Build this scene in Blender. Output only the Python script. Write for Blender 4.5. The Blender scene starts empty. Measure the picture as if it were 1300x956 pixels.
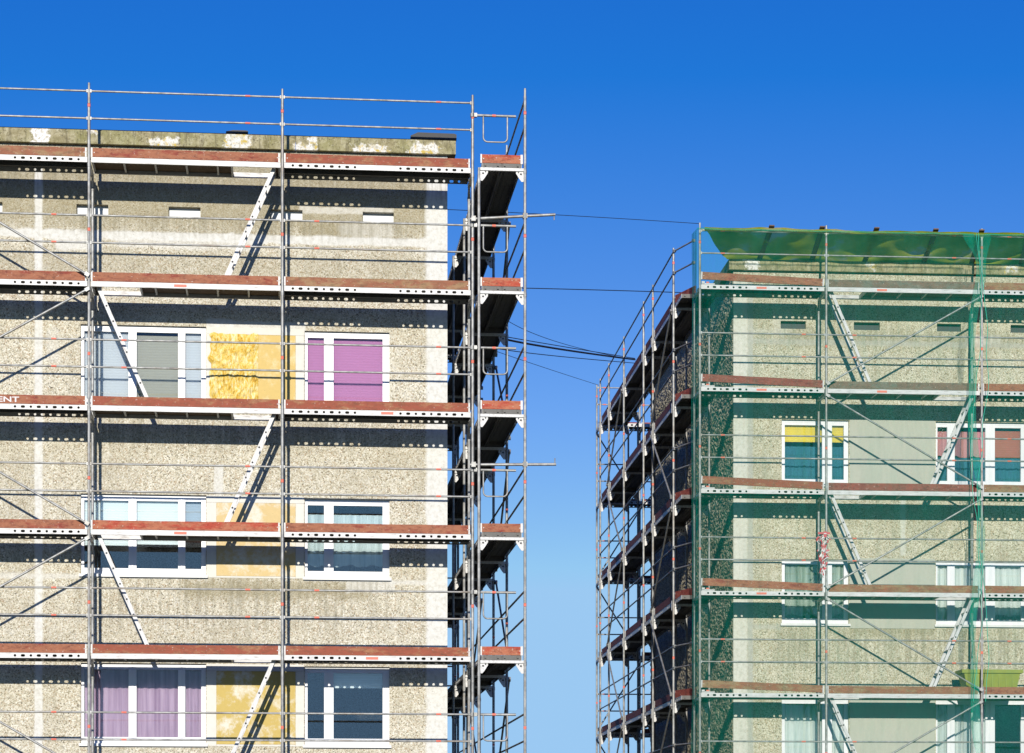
import bpy, math, random
from mathutils import Vector, Matrix, noise
random.seed(7)
R = math.radians
scene = bpy.context.scene
COL = scene.collection
CAMZ = 1.6; F = 3000.0; CX = 650.0; YH = 1091.0

# ------------------------------------------------------------------ frames
class Frame:
    """building-aligned frame: the world turned by th about the camera's foot"""
    def __init__(s, th): s.th = th; s.c = math.cos(th); s.s = math.sin(th)
    def t(s, px, Y):
        u = (px-CX)/F; return Y/(s.c-u*s.s)
    def X(s, px, Y):
        u = (px-CX)/F; return s.t(px, Y)*(s.s+u*s.c)
    def Z(s, px, py, Y): return CAMZ+s.t(px, Y)*(YH-py)/F
    def P(s, px, py, Y): return (s.X(px, Y), Y, s.Z(px, py, Y))
    def w(s, p): return Vector((s.c*p[0]-s.s*p[1], s.s*p[0]+s.c*p[1], p[2]))
FL = Frame(R(5.655)); FR = Frame(R(4.386))

# ------------------------------------------------------------------ materials
def new_mat(name):
    m = bpy.data.materials.new(name); m.use_nodes = True
    nt = m.node_tree; nt.nodes.clear(); return m, nt
class NT:
    def __init__(s, nt): s.nt = nt; s.co = None
    def n(s, t, **k):
        nd = s.nt.nodes.new(t)
        for a, b in k.items(): setattr(nd, a, b)
        return nd
    def l(s, a, b): s.nt.links.new(a, b)
    def coord(s):
        if s.co is None:
            tc = s.n('ShaderNodeTexCoord'); s.co = tc.outputs['Object']
        return s.co
    def setin(s, sock, v):
        if isinstance(v, bpy.types.NodeSocket): s.l(v, sock)
        elif isinstance(v, (tuple, list)) and len(v) == 3 and sock.type == 'RGBA': sock.default_value = (*v, 1)
        else: sock.default_value = v
    def math(s, op, a, b=0.0, c=0.0, clamp=False):
        nd = s.n('ShaderNodeMath', operation=op); nd.use_clamp = clamp
        for i, v in enumerate((a, b, c)): s.setin(nd.inputs[i], v)
        return nd.outputs[0]
    def noise(s, scale, detail=3, rough=.55, vec=None, dist=0.0):
        nd = s.n('ShaderNodeTexNoise'); nd.inputs['Scale'].default_value = scale
        nd.inputs['Detail'].default_value = detail; nd.inputs['Roughness'].default_value = rough
        nd.inputs['Distortion'].default_value = dist
        s.l(vec or s.coord(), nd.inputs['Vector']); return nd.outputs['Fac']
    def voro(s, scale, out='Color', vec=None):
        nd = s.n('ShaderNodeTexVoronoi'); nd.inputs['Scale'].default_value = scale
        s.l(vec or s.coord(), nd.inputs['Vector']); return nd.outputs[out]
    def mapping(s, scale=(1, 1, 1), loc=(0, 0, 0), vec=None):
        nd = s.n('ShaderNodeMapping'); nd.inputs['Scale'].default_value = scale
        nd.inputs['Location'].default_value = loc
        s.l(vec or s.coord(), nd.inputs['Vector']); return nd.outputs[0]
    def ramp(s, fac, stops, interp='LINEAR'):
        nd = s.n('ShaderNodeValToRGB'); cr = nd.color_ramp; cr.interpolation = interp
        while len(cr.elements) > 1: cr.elements.remove(cr.elements[0])
        cr.elements[0].position = stops[0][0]
        c = stops[0][1]; cr.elements[0].color = (*c, 1) if isinstance(c, tuple) else (c, c, c, 1)
        for p, c in stops[1:]:
            e = cr.elements.new(p); e.color = (*c, 1) if isinstance(c, tuple) else (c, c, c, 1)
        s.l(fac, nd.inputs[0]); return nd.outputs[0]
    def mix(s, fac, a, b, mode='MIX'):
        nd = s.n('ShaderNodeMix', data_type='RGBA', blend_type=mode)
        s.setin(nd.inputs[0], fac); s.setin(nd.inputs[6], a); s.setin(nd.inputs[7], b)
        return nd.outputs[2]
    def out(s, color, rough=.8, metal=0.0, bump=None, bstr=.3, bdist=.01, spec=.5):
        p = s.n('ShaderNodeBsdfPrincipled'); o = s.n('ShaderNodeOutputMaterial')
        s.setin(p.inputs['Base Color'], color); s.setin(p.inputs['Roughness'], rough)
        s.setin(p.inputs['Metallic'], metal); p.inputs['Specular IOR Level'].default_value = spec
        if bump is not None:
            b = s.n('ShaderNodeBump'); b.inputs['Strength'].default_value = bstr
            b.inputs['Distance'].default_value = bdist; s.l(bump, b.inputs['Height'])
            s.l(b.outputs[0], p.inputs['Normal'])
        s.l(p.outputs[0], o.inputs[0]); return p
    def rect(s, x0, x1, z0, z1, soft=.02, wob=.04, ws=2.5):
        """1 inside a rectangle with wandering, softened edges (object x and z)"""
        if not hasattr(s, '_xyz'):
            sp = s.n('ShaderNodeSeparateXYZ'); s.l(s.coord(), sp.inputs[0])
            s._xyz = sp.outputs
        k = ('w', ws)
        if not hasattr(s, '_w'): s._w = {}
        if k not in s._w:
            s._w[k] = s.math('SUBTRACT', s.noise(ws, 5, .65), .5)
        w = s._w[k]
        res = None
        for comp, a, b in ((0, x0, x1), (2, z0, z1)):
            c = .5*(a+b); h = .5*(b-a)
            d = s.math('ABSOLUTE', s.math('SUBTRACT', s._xyz[comp], c))
            d = s.math('MULTIPLY_ADD', w, wob*4, d)
            m = s.math('MULTIPLY_ADD', d, -1/soft, h/soft+.5, clamp=True)
            res = m if res is None else s.math('MULTIPLY', res, m)
        return res

def simple(name, col, rough=.7, metal=0.0, var=.12, scale=6, spec=.5, bstr=0):
    m, nt = new_mat(name); k = NT(nt)
    n = k.noise(scale, 4)
    c = k.mix(n, tuple(v*(1-var) for v in col), tuple(min(1, v*(1+var)) for v in col))
    k.out(c, rough, metal, bump=n if bstr else None, bstr=bstr, spec=spec); return m

def steel_mat():
    m, nt = new_mat('galvanised_steel'); k = NT(nt)
    oi = k.n('ShaderNodeObjectInfo')
    v = k.n('ShaderNodeVectorMath', operation='ADD'); k.l(k.coord(), v.inputs[0]); k.l(oi.outputs['Location'], v.inputs[1])
    n = k.noise(9, 5, .6, vec=v.outputs[0])
    n2 = k.noise(2.2, 3, .6, vec=v.outputs[0])
    c = k.ramp(n, [(.3, (.17, .17, .165)), (.5, (.30, .30, .285)), (.72, (.43, .43, .41))])
    c = k.mix(k.ramp(n2, [(.52, 0.), (.72, .6)]), c, (.22, .17, .12))
    k.out(c, .48, .35, bump=n, bstr=.15, bdist=.003); return m
def alu_mat():
    m, nt = new_mat('pale_aluminium'); k = NT(nt)
    n = k.noise(5, 5, .65, vec=k.mapping((1, 6, 6)))
    c = k.ramp(n, [(.30, (.26, .24, .21)), (.44, (.52, .51, .49)), (.7, (.64, .64, .62))])
    k.out(c, .5, .05, bump=n, bstr=.1, bdist=.003); return m
def wood_mat(name, c0, c1, worn, amount, dark=(.06, .025, .015)):
    m, nt = new_mat(name); k = NT(nt)
    oi = k.n('ShaderNodeObjectInfo')
    v = k.n('ShaderNodeVectorMath', operation='ADD'); k.l(k.coord(), v.inputs[0]); k.l(oi.outputs['Location'], v.inputs[1])
    vv = v.outputs[0]
    grain = k.noise(7, 5, .6, vec=k.mapping((.35, 3, 7), vec=vv))
    base = k.mix(grain, c0, c1)
    wn = k.noise(3.2, 6, .7, vec=k.mapping((1, 1, 2.5), vec=vv))
    base = k.mix(k.ramp(wn, [(.5-amount*.35, 0.), (.62-amount*.35, 1.)]), base, worn)
    dn = k.noise(6, 5, .75, vec=k.mapping((1.3, 1, 2.2), loc=(3, 3, 3), vec=vv))
    base = k.mix(k.ramp(dn, [(.60, 0.), (.70, .75)]), base, dark)
    mo = k.noise(11, 6, .8, vec=k.mapping((.8, 1, 2.0), loc=(9, 1, 5), vec=vv))
    base = k.mix(k.ramp(mo, [(.36, .65), (.5, 0.)]), base, tuple(x*.45 for x in c0))
    base = k.mix(k.ramp(mo, [(.54, 0.), (.66, .5)]), base, tuple(min(1, x*1.25) for x in worn))
    sp = k.noise(26, 3, .6, vec=vv)
    base = k.mix(k.ramp(sp, [(.64, 0.), (.7, .5)]), base, (.62, .52, .44))
    k.out(base, .8, 0, bump=grain, bstr=.35, bdist=.004); return m

M = {}
M['steel'] = steel_mat(); M['alu'] = alu_mat(); M['tread'] = simple('shade_darkened_tread_steel', (.11, .105, .095), .6, .2, .35, 12)  # weathered tread, colour darkened further to put in the shade under the decks
M['orange'] = simple('orange_marking', (.72, .17, .11), .6, var=.2, scale=30)
M['toe_red'] = wood_mat('toe_board_red', (.20, .030, .018), (.28, .055, .030), (.32, .12, .060), .40)
M['toe_bright'] = wood_mat('toe_board_bright_red', (.34, .038, .018), (.43, .070, .034), (.40, .14, .07), .25)
M['toe_orange'] = wood_mat('toe_board_worn', (.30, .13, .060), (.38, .19, .09), (.28, .07, .035), .4)
M['toe_brown'] = wood_mat('toe_board_brown', (.26, .15, .07), (.36, .22, .11), (.27, .10, .05), .25)
M['toe_grey'] = wood_mat('toe_board_weathered', (.13, .12, .09), (.22, .20, .15), (.19, .12, .08), .3, (.05, .05, .03))
M['toe_maroon'] = wood_mat('toe_board_maroon', (.17, .026, .020), (.24, .042, .032), (.27, .065, .045), .3)
M['deckwood'] = wood_mat('deck_plywood', (.06, .036, .018), (.10, .06, .03), (.08, .05, .025), .2)
M['timber'] = wood_mat('rough_timber', (.10, .06, .035), (.17, .10, .06), (.13, .08, .05), .3)
M['pvc'] = simple('white_window_plastic', (.80, .80, .80), .35, var=.03)
M['sillmetal'] = simple('sill_sheet_metal', (.70, .70, .68), .45, var=.08)
M['dark'] = simple('bitumen_black', (.02, .02, .02), .6, var=.4, scale=14)
M['ventwhite'] = simple('vent_flap_white', (.74, .75, .74), .6, var=.06)
M['ventdark'] = simple('vent_dark', (.03, .035, .04), .6, var=.3)
M['room'] = simple('room_dark', (.05, .05, .05), .9, var=.3)
M['letter'] = simple('white_lettering', (.70, .66, .64), .7, var=.15, scale=40)

def facade_mat(name, off, whites, greys, darks, mossy=None, tint=(1, 1, 1), bs=.55, bd=.012, coarse=1.0, streaks=()):
    """washed pebble concrete with plastered strips.  rects are in frame coordinates, off = mesh base"""
    m, nt = new_mat(name); k = NT(nt)
    A = k.voro(52*coarse); sepA = k.n('ShaderNodeSeparateColor'); k.l(A, sepA.inputs[0])
    B = k.voro(75*coarse); sepB = k.n('ShaderNodeSeparateColor'); k.l(B, sepB.inputs[0])
    d = k.voro(52*coarse, 'Distance')
    f = k.math('MULTIPLY_ADD', sepB.outputs[1], .35, k.math('MULTIPLY', sepA.outputs[0], .65))
    T = lambda c: tuple(a*b for a, b in zip(c, tint))
    peb = k.ramp(f, [(.06, T((.06, .05, .035))), (.15, T((.27, .235, .16))), (.27, T((.47, .425, .31))),
                     (.50, T((.59, .545, .42))), (.74, T((.70, .66, .54))), (.92, T((.84, .81, .71)))])
    # rusty and slate stones
    hue = k.ramp(sepA.outputs[2], [(.86, 0.), (.9, 1.)])
    peb = k.mix(k.math('MULTIPLY', hue, .55), peb, T((.36, .23, .12)))
    hue2 = k.ramp(sepB.outputs[2], [(.9, 0.), (.93, 1.)])
    peb = k.mix(k.math('MULTIPLY', hue2, .5), peb, T((.22, .23, .24)))
    big = k.noise(.9, 5, .6)
    peb = k.mix(k.ramp(big, [(.32, .42), (.47, .16), (.62, 0.)]), peb, T((.32, .28, .19)), 'MIX')
    mid = k.noise(4.2, 5, .7)
    peb = k.mix(k.ramp(mid, [(.56, 0.), (.68, .45)]), peb, T((.70, .68, .60)))
    streak = k.noise(1.6, 4, .6, vec=k.mapping((2.2, 1, .25)))
    peb = k.mix(k.ramp(streak, [(.54, 0.), (.74, .45)]), peb, T((.33, .30, .22)))
    col = peb
    ox, oy, oz = off
    pn = k.noise(14, 5, .7)
    white = k.ramp(pn, [(.3, T((.50, .48, .42))), (.5, T((.64, .63, .58))), (.75, T((.74, .73, .69)))])
    grey = k.ramp(pn, [(.3, T((.38, .37, .33))), (.7, T((.56, .56, .53)))])
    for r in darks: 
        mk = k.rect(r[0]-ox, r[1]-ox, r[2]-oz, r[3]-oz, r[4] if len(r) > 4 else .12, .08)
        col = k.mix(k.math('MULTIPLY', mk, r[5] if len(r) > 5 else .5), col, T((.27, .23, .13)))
    smooth = None
    for lst, c in ((greys, grey), (whites, white)):
        for r in lst:
            mk = k.rect(r[0]-ox, r[1]-ox, r[2]-oz, r[3]-oz, r[4] if len(r) > 4 else .03, r[5] if len(r) > 5 else .03)
            st = r[6] if len(r) > 6 else .85
            mk = k.math('MULTIPLY', mk, st)
            col = k.mix(mk, col, c)
            smooth = mk if smooth is None else k.math('MAXIMUM', smooth, mk)
    for r in streaks:       # rain streaks running down from sills, vents and joints
        mk = k.rect(r[0]-ox, r[1]-ox, r[2]-oz, r[3]-oz, .22, .05)
        st = k.ramp(k.noise(5.5, 4, .65, vec=k.mapping((2.2, 1, .10))), [(.46, 0.), (.58, 1.)])
        col = k.mix(k.math('MULTIPLY', k.math('MULTIPLY', mk, st), .38), col, T((.22, .20, .14)))
    # tiny pits and dark spots everywhere
    pit = k.voro(9, 'Distance'); ps = k.ramp(pit, [(.035, .85), (.06, 0.)])
    col = k.mix(ps, col, T((.10, .08, .06)))
    h = k.math('MULTIPLY_ADD', sepB.outputs[0], .4, k.math('SUBTRACT', 1.0, d))
    h = k.math('MULTIPLY_ADD', pn, .5, h)
    if smooth is not None:
        h = k.math('MULTIPLY', h, k.math('MULTIPLY_ADD', smooth, -.75, 1.0))
    k.out(col, .92, 0, bump=h, bstr=bs, bdist=bd, spec=.25)
    return m

# ------------------------------------------------------------------ mesh builder
class MB:
    def __init__(s): s.v = []; s.f = []; s.m = []; s.sm = []
    def add(s, vs, fs, mat=0, smooth=False):
        b = len(s.v); s.v += [tuple(v) for v in vs]
        for f in fs: s.f.append(tuple(i+b for i in f)); s.m.append(mat); s.sm.append(smooth)
    def box(s, x0, x1, y0, y1, z0, z1, mat=0):
        s.add([(x0,y0,z0),(x1,y0,z0),(x1,y1,z0),(x0,y1,z0),(x0,y0,z1),(x1,y0,z1),(x1,y1,z1),(x0,y1,z1)],
              [(0,3,2,1),(4,5,6,7),(0,1,5,4),(1,2,6,5),(2,3,7,6),(3,0,4,7)], mat)
    def obox(s, p, q, w, h, mat=0, up=(0, 0, 1)):
        """box along p-q, w across, h along up"""
        p = Vector(p); q = Vector(q); d = (q-p).normalized(); u = Vector(up)
        a = d.cross(u)
        if a.length < 1e-4: a = d.cross(Vector((0, 1, 0)))
        a.normalize(); u = a.cross(d).normalized()
        vs = []
        for c in (p, q):
            for sa, su in ((-1,-1),(1,-1),(1,1),(-1,1)): vs.append(c+a*sa*w/2+u*su*h/2)
        s.add(vs, [(0,1,2,3),(7,6,5,4),(0,4,5,1),(1,5,6,2),(2,6,7,3),(3,7,4,0)], mat)
    def cyl(s, p, q, r, n=10, mat=0, caps=True, r2=None):
        p = Vector(p); q = Vector(q); d = (q-p).normalized()
        a = d.cross(Vector((0, 0, 1)))
        if a.length < 1e-3: a = Vector((1, 0, 0))
        a.normalize(); b = d.cross(a); r2 = r if r2 is None else r2
        vs = []
        for c, rr in ((p, r), (q, r2)):
            for i in range(n):
                t = 2*math.pi*i/n; vs.append(c+a*math.cos(t)*rr+b*math.sin(t)*rr)
        s.add(vs, [(i, (i+1) % n, n+(i+1) % n, n+i) for i in range(n)], mat, True)
        if caps:
            s.add([vs[i] for i in range(n)], [tuple(range(n))[::-1]], mat)
            s.add([vs[n+i] for i in range(n)], [tuple(range(n))], mat)
    def tube(s, pts, r, n=8, mat=0):
        pts = [Vector(p) for p in pts]; rings = []
        prev = None
        for i, p in enumerate(pts):
            d = (pts[min(i+1, len(pts)-1)]-pts[max(i-1, 0)]).normalized()
            if prev is None:
                a = d.cross(Vector((0, 0, 1)))
                if a.length < 1e-3: a = d.cross(Vector((0, 1, 0)))
            else: a = prev-d*prev.dot(d)
            a.normalize(); prev = a; b = d.cross(a)
            rings.append([p+a*math.cos(2*math.pi*j/n)*r+b*math.sin(2*math.pi*j/n)*r for j in range(n)])
        vs = [v for rg in rings for v in rg]
        fs = [(i*n+j, i*n+(j+1) % n, (i+1)*n+(j+1) % n, (i+1)*n+j) for i in range(len(pts)-1) for j in range(n)]
        s.add(vs, fs, mat, True)
        s.add(rings[0], [tuple(range(n))[::-1]], mat); s.add(rings[-1], [tuple(range(n))], mat)
    def plate(s, x0, x1, z0, z1, y, th, holes, mat=0, cw=.112):
        """upright plate in x-z at depth y..y+th with punched holes [(cx, half width, half height)]"""
        zc = (z0+z1)/2; hz = (z1-z0)/2; cur = x0
        def q(a, b):
            if b-a > 1e-4: s.box(a, b, y, y+th, z0, z1, mat)
        for cx, hw, hh in holes:
            a, b = cx-cw/2, cx+cw/2
            q(cur, a); cur = b
            N = 16; W = cw/2
            outer = []; inner = []
            for i in range(N):
                t = 2*math.pi*(i+.5)/N
                ct, st = math.cos(t), math.sin(t)
                kx = max(abs(ct)/W, abs(st)/hz); outer.append((cx+ct/kx, zc+st/kx))
                # stadium: semicircle radius hh shifted by hw-hh
                sh = (hw-hh)*(1 if ct > 0 else -1); inner.append((cx+ct*hh+sh, zc+st*hh))
            # snap the nearest outer point to each corner
            for sx in (-1, 1):
                for sz in (-1, 1):
                    c = (cx+sx*W, zc+sz*hz)
                    j = min(range(N), key=lambda i: (outer[i][0]-c[0])**2+(outer[i][1]-c[1])**2); outer[j] = c
            vs = [(a_, y, b_) for a_, b_ in outer]+[(a_, y, b_) for a_, b_ in inner]
            vs += [(a_, y+th, b_) for a_, b_ in outer]+[(a_, y+th, b_) for a_, b_ in inner]
            fs = []
            for i in range(N):
                j = (i+1) % N
                fs.append((i, N+i, N+j, j)[::-1]); fs.append((2*N+i, 2*N+j, 3*N+j, 3*N+i)[::-1])
                fs.append((N+i, 3*N+i, 3*N+j, N+j)[::-1])
            s.add(vs, fs, mat)
            s.add([(a,y,z1),(b,y,z1),(b,y+th,z1),(a,y+th,z1)], [(0,1,2,3)], mat)
            s.add([(a,y,z0),(b,y,z0),(b,y+th,z0),(a,y+th,z0)], [(3,2,1,0)], mat)
        q(cur, x1)
    def mesh(s, name, mats, shift=(0, 0, 0)):
        me = bpy.data.meshes.new(name)
        sx, sy, sz = shift
        me.from_pydata([(v[0]-sx, v[1]-sy, v[2]-sz) for v in s.v], [], s.f)
        for m in mats: me.materials.append(m)
        me.polygons.foreach_set('material_index', s.m)
        me.polygons.foreach_set('use_smooth', s.sm)
        me.update(); return me

def put(me, name, parent=None, loc=(0, 0, 0), rot=(0, 0, 0), label=None):
    o = bpy.data.objects.new(name, me); COL.objects.link(o)
    o.parent = parent; o.location = loc; o.rotation_euler = rot
    if label: o['label'] = label
    return o
def tag(o, label, cat, group=None):
    o['label'] = label; o['category'] = cat
    if group: o['group'] = group
    return o
def thing(name, frame, base, label, cat, group=None, extra=0.0):
    o = bpy.data.objects.new(name, None); COL.objects.link(o); o.empty_display_size = .3
    o.location = frame.w(base); o.rotation_euler = (0, 0, frame.th+extra)
    return tag(o, label, cat, group)

# ------------------------------------------------------------------ scaffold kit (run-local: x along, y inward, z up)
RP, RG_, RB = .0242, .0165, .019
def post_mesh(z0, z1, bands=(), heads=(), joints=()):
    b = MB(); cuts = sorted(bands)
    cur = z0
    for c in cuts:
        if c <= z0+.1 or c >= z1-.1: continue
        b.cyl((0, 0, cur), (0, 0, c-.03), RP, 12, 0, caps=False)
        b.cyl((0, 0, c-.025), (0, 0, c+.025), RP+.0006, 12, 1, caps=False); cur = c+.03
    b.cyl((0, 0, cur), (0, 0, z1-.12), RP, 12, 0)
    b.cyl((0, 0, z1-.12), (0, 0, z1), RP*.8, 12, 0)      # spigot on top
    for j in joints: b.cyl((0, 0, j-.05), (0, 0, j+.015), RP+.0045, 12, 0)
    for h, (dx, dy) in heads: b.box(min(0, dx)-.012, max(0, dx)+.012, min(0, dy)-.012, max(0, dy)+.012, h-.03, h+.03, 0)
    return b.mesh('post', [M['steel'], M['orange']])
def rail_mesh(L, side, second=False):
    b = MB(); e = .018
    c = L*(.82 if side else .18)
    b.cyl((e, 0, 0), (c-.04, 0, 0), RG_, 8, 0); b.cyl((c-.04, 0, 0), (c+.04, 0, 0), RG_+.0006, 8, 1, caps=False)
    b.cyl((c+.04, 0, 0), (L-e, 0, 0), RG_, 8, 0)
    for x in (e+.0, L-e-.022): b.box(x, x+.022, -.014, .014, -.024, .022, 0)   # wedge ends
    return b.mesh('guardrail', [M['steel'], M['orange']])
def rail_tube(p, q, r=RB, name='brace'):
    b = MB(); b.cyl(p, q, r, 10)
    d = (Vector(q)-Vector(p)).normalized()
    for c in (Vector(p)+d*.03, Vector(q)-d*.03): b.obox(c-d*.035, c+d*.035, .05, .055)
    return b.mesh(name, [M['steel']])
BH = .083; DW = .65
def holes_for(L, nh):
    h = []
    for i in range(nh): h.append((.17+i*.126, .0205 if i % 2 == 0 else .034, .0205 if i % 2 == 0 else .021))
    h += [(L-x, a, c) for x, a, c in reversed(h)]
    return h
def steel_deck(L, nh=9):
    b = MB(); e = .03; x0, x1 = e, L-e; hs = holes_for(L, nh)
    b.plate(x0, x1, -BH, 0, 0, .004, hs); b.plate(x0, x1, -BH, 0, DW-.004, .004, hs)
    b.box(x0, x1, .004, DW/2-.008, -.004, -.0005, 1); b.box(x0, x1, DW/2+.008, DW-.004, -.004, -.0005, 1)
    b.box(x0, x1, DW/2-.012, DW/2-.008, -BH, -.002, 1); b.box(x0, x1, DW/2+.008, DW/2+.012, -BH, -.002, 1)
    for y in (.004, DW/2+.012): b.box(x0, x1, y, y+.014, -BH, -BH+.004, 1)
    for y in (DW/2-.026, DW-.018): b.box(x0, x1, y, y+.014, -BH, -BH+.004, 1)
    n = int(L/.11)
    for i in range(n):      # pressed ribs of the tread
        x = x0+(i+.5)*(x1-x0)/n
        for y in (.06, .15, .24, DW/2+.06, DW/2+.15, DW/2+.24): b.box(x-.018, x+.018, y-.012, y+.012, -.0085, -.004, 1)
    for x in (x0, x1-.006): b.box(x, x+.006, .004, DW-.004, -BH+.006, -.004, 1)
    for x in (x0-.025, x1-.02):
        for y in (.05, DW/2-.06, DW/2+.05, DW-.07): b.box(x, x+.045, y, y+.03, -.05, -.006, 1)
    return b.mesh('deck', [M['alu'], M['tread']])
def board_deck(L, hatch=None):
    b = MB(); e = .03; x0, x1 = e, L-e
    b.box(x0, x1, 0, .028, -BH, 0); b.box(x0, x1, DW-.028, DW, -BH, 0)
    hx0, hx1 = None, None
    if hatch == 'right': hx0, hx1 = L-.80, L-.14
    if hatch == 'left': hx0, hx1 = .14, .80
    ys = (.028, DW-.028)
    if hx0 is None: b.box(x0, x1, ys[0], ys[1], -.022, -.010, 1)
    else:
        b.box(x0, hx0, ys[0], ys[1], -.022, -.010, 1); b.box(hx1, x1, ys[0], ys[1], -.022, -.010, 1)
    n = 6
    for i in range(n+1):
        x = x0+(x1-x0-.03)*i/n
        if hx0 is not None and hx0-.02 < x < hx1-.01: continue
        b.box(x, x+.03, ys[0], ys[1], -.058, -.022)
    if hx0 is not None:
        for x in (hx0-.03, hx1): b.box(x, x+.03, ys[0], ys[1], -.075, -.023)
    return b.mesh('deck', [M['alu'], M['deckwood']])
def toe_mesh(L, mat, H=.148):
    b = MB(); n = max(2, int(L/.25)); x0, x1 = .05, L-.05; t = .03
    rnd = random.Random(L*7+len(mat)); dz = [rnd.uniform(-.0025, .0025) for _ in range(n+1)]
    vs = []; fs = []
    for i in range(n+1):
        x = x0+(x1-x0)*i/n
        vs += [(x, 0, .004), (x, t, .004), (x, t, H+dz[i]), (x, 0, H+dz[i])]
    for i in range(n):
        for j in range(4):
            a = i*4+j; c = i*4+(j+1) % 4; fs.append((a, c, c+4, a+4)[::-1])
    fs.append((0, 1, 2, 3)); fs.append(tuple(n*4+i for i in (3, 2, 1, 0)))
    b.add(vs, fs, 0)
    for x in (x0-.022, x1-.016): b.box(x, x+.024, -.003, t+.003, .0, H+.002, 1)
    for x in (x0+.03, x1-.03): b.cyl((x, -.003, H*.5), (x, .0, H*.5), .008, 8, 1)
    return b.mesh('toe_board', [M[mat], M['alu']])
def transom_mesh(W, side_plates=True):
    """frame head across the scaffold: x=0, from y=0 to y=W"""
    b = MB(); z = -BH-.004
    b.box(-.024, .024, .02, W-.02, z-.045, z)
    for y0, sg in ((.022, 1), (W-.022, -1)):
        vs = []
        pts = [(0, 0), (.125, 0), (.125, -.035), (.07, -.12), (.035, -.165), (0, -.165)]
        for x in (-.004, .004):
            for a, c in pts: vs.append((x, y0+sg*a, z-.046+c))
        n = len(pts)
        fs = [tuple(range(n)), tuple(range(2*n-1, n-1, -1))]+[(i, n+i, n+(i+1) % n, (i+1) % n) for i in range(n)]
        b.add(vs, fs, 0)
        b.cyl((-.006, y0+sg*.045, z-.09), (.006, y0+sg*.045, z-.09), .017, 10, 1)
        b.cyl((-.006, y0+sg*.085, z-.065), (.006, y0+sg*.085, z-.065), .012, 10, 1)
    return b.mesh('transom', [M['alu'], M['dark']])
def plate_x_mesh(W):
    """the white U-shaped brackets seen from the outer side of a run"""
    b = MB()
    return b
def ladder(parent, x0, z0, x1, z1, y, w=.34):
    """two side rails and rungs; (x0,z0) foot, (x1,z1) head"""
    L = math.hypot(x1-x0, z1-z0); a = math.atan2(z1-z0, x1-x0)
    rr = ('railA', round(L, 2))
    b = MB(); b.box(0, L, -.0125, .0125, -.030, .030)
    for i in range(int(L/.27)):
        x = .16+i*.27
        if x < L-.05: b.cyl((x, -.014, 0), (x, -.0125, 0), .017, 10, 1)
    root = put(None, 'ladder', parent, (x0, y, z0), (0, -a, 0))
    me = b.mesh('side_rail', [M['alu'], M['dark']])
    put(me, 'side_rail', root, (0, 0, 0)); put(me, 'side_rail', root, (0, w, 0))
    g = MB(); g.cyl((0, .0125, 0), (0, w-.0125, 0), .016, 8); gm = g.mesh('rung', [M['alu']])
    for i in range(int(L/.27)):
        x = .16+i*.27
        if x < L-.05: put(gm, 'rung', root, (x, 0, 0))
    return root
STK = None
def sticker_mesh():
    b = MB(); b.box(-.10, .10, -.0015, 0, -.021, .021); return b.mesh('sticker', [M['orange']])
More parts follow.
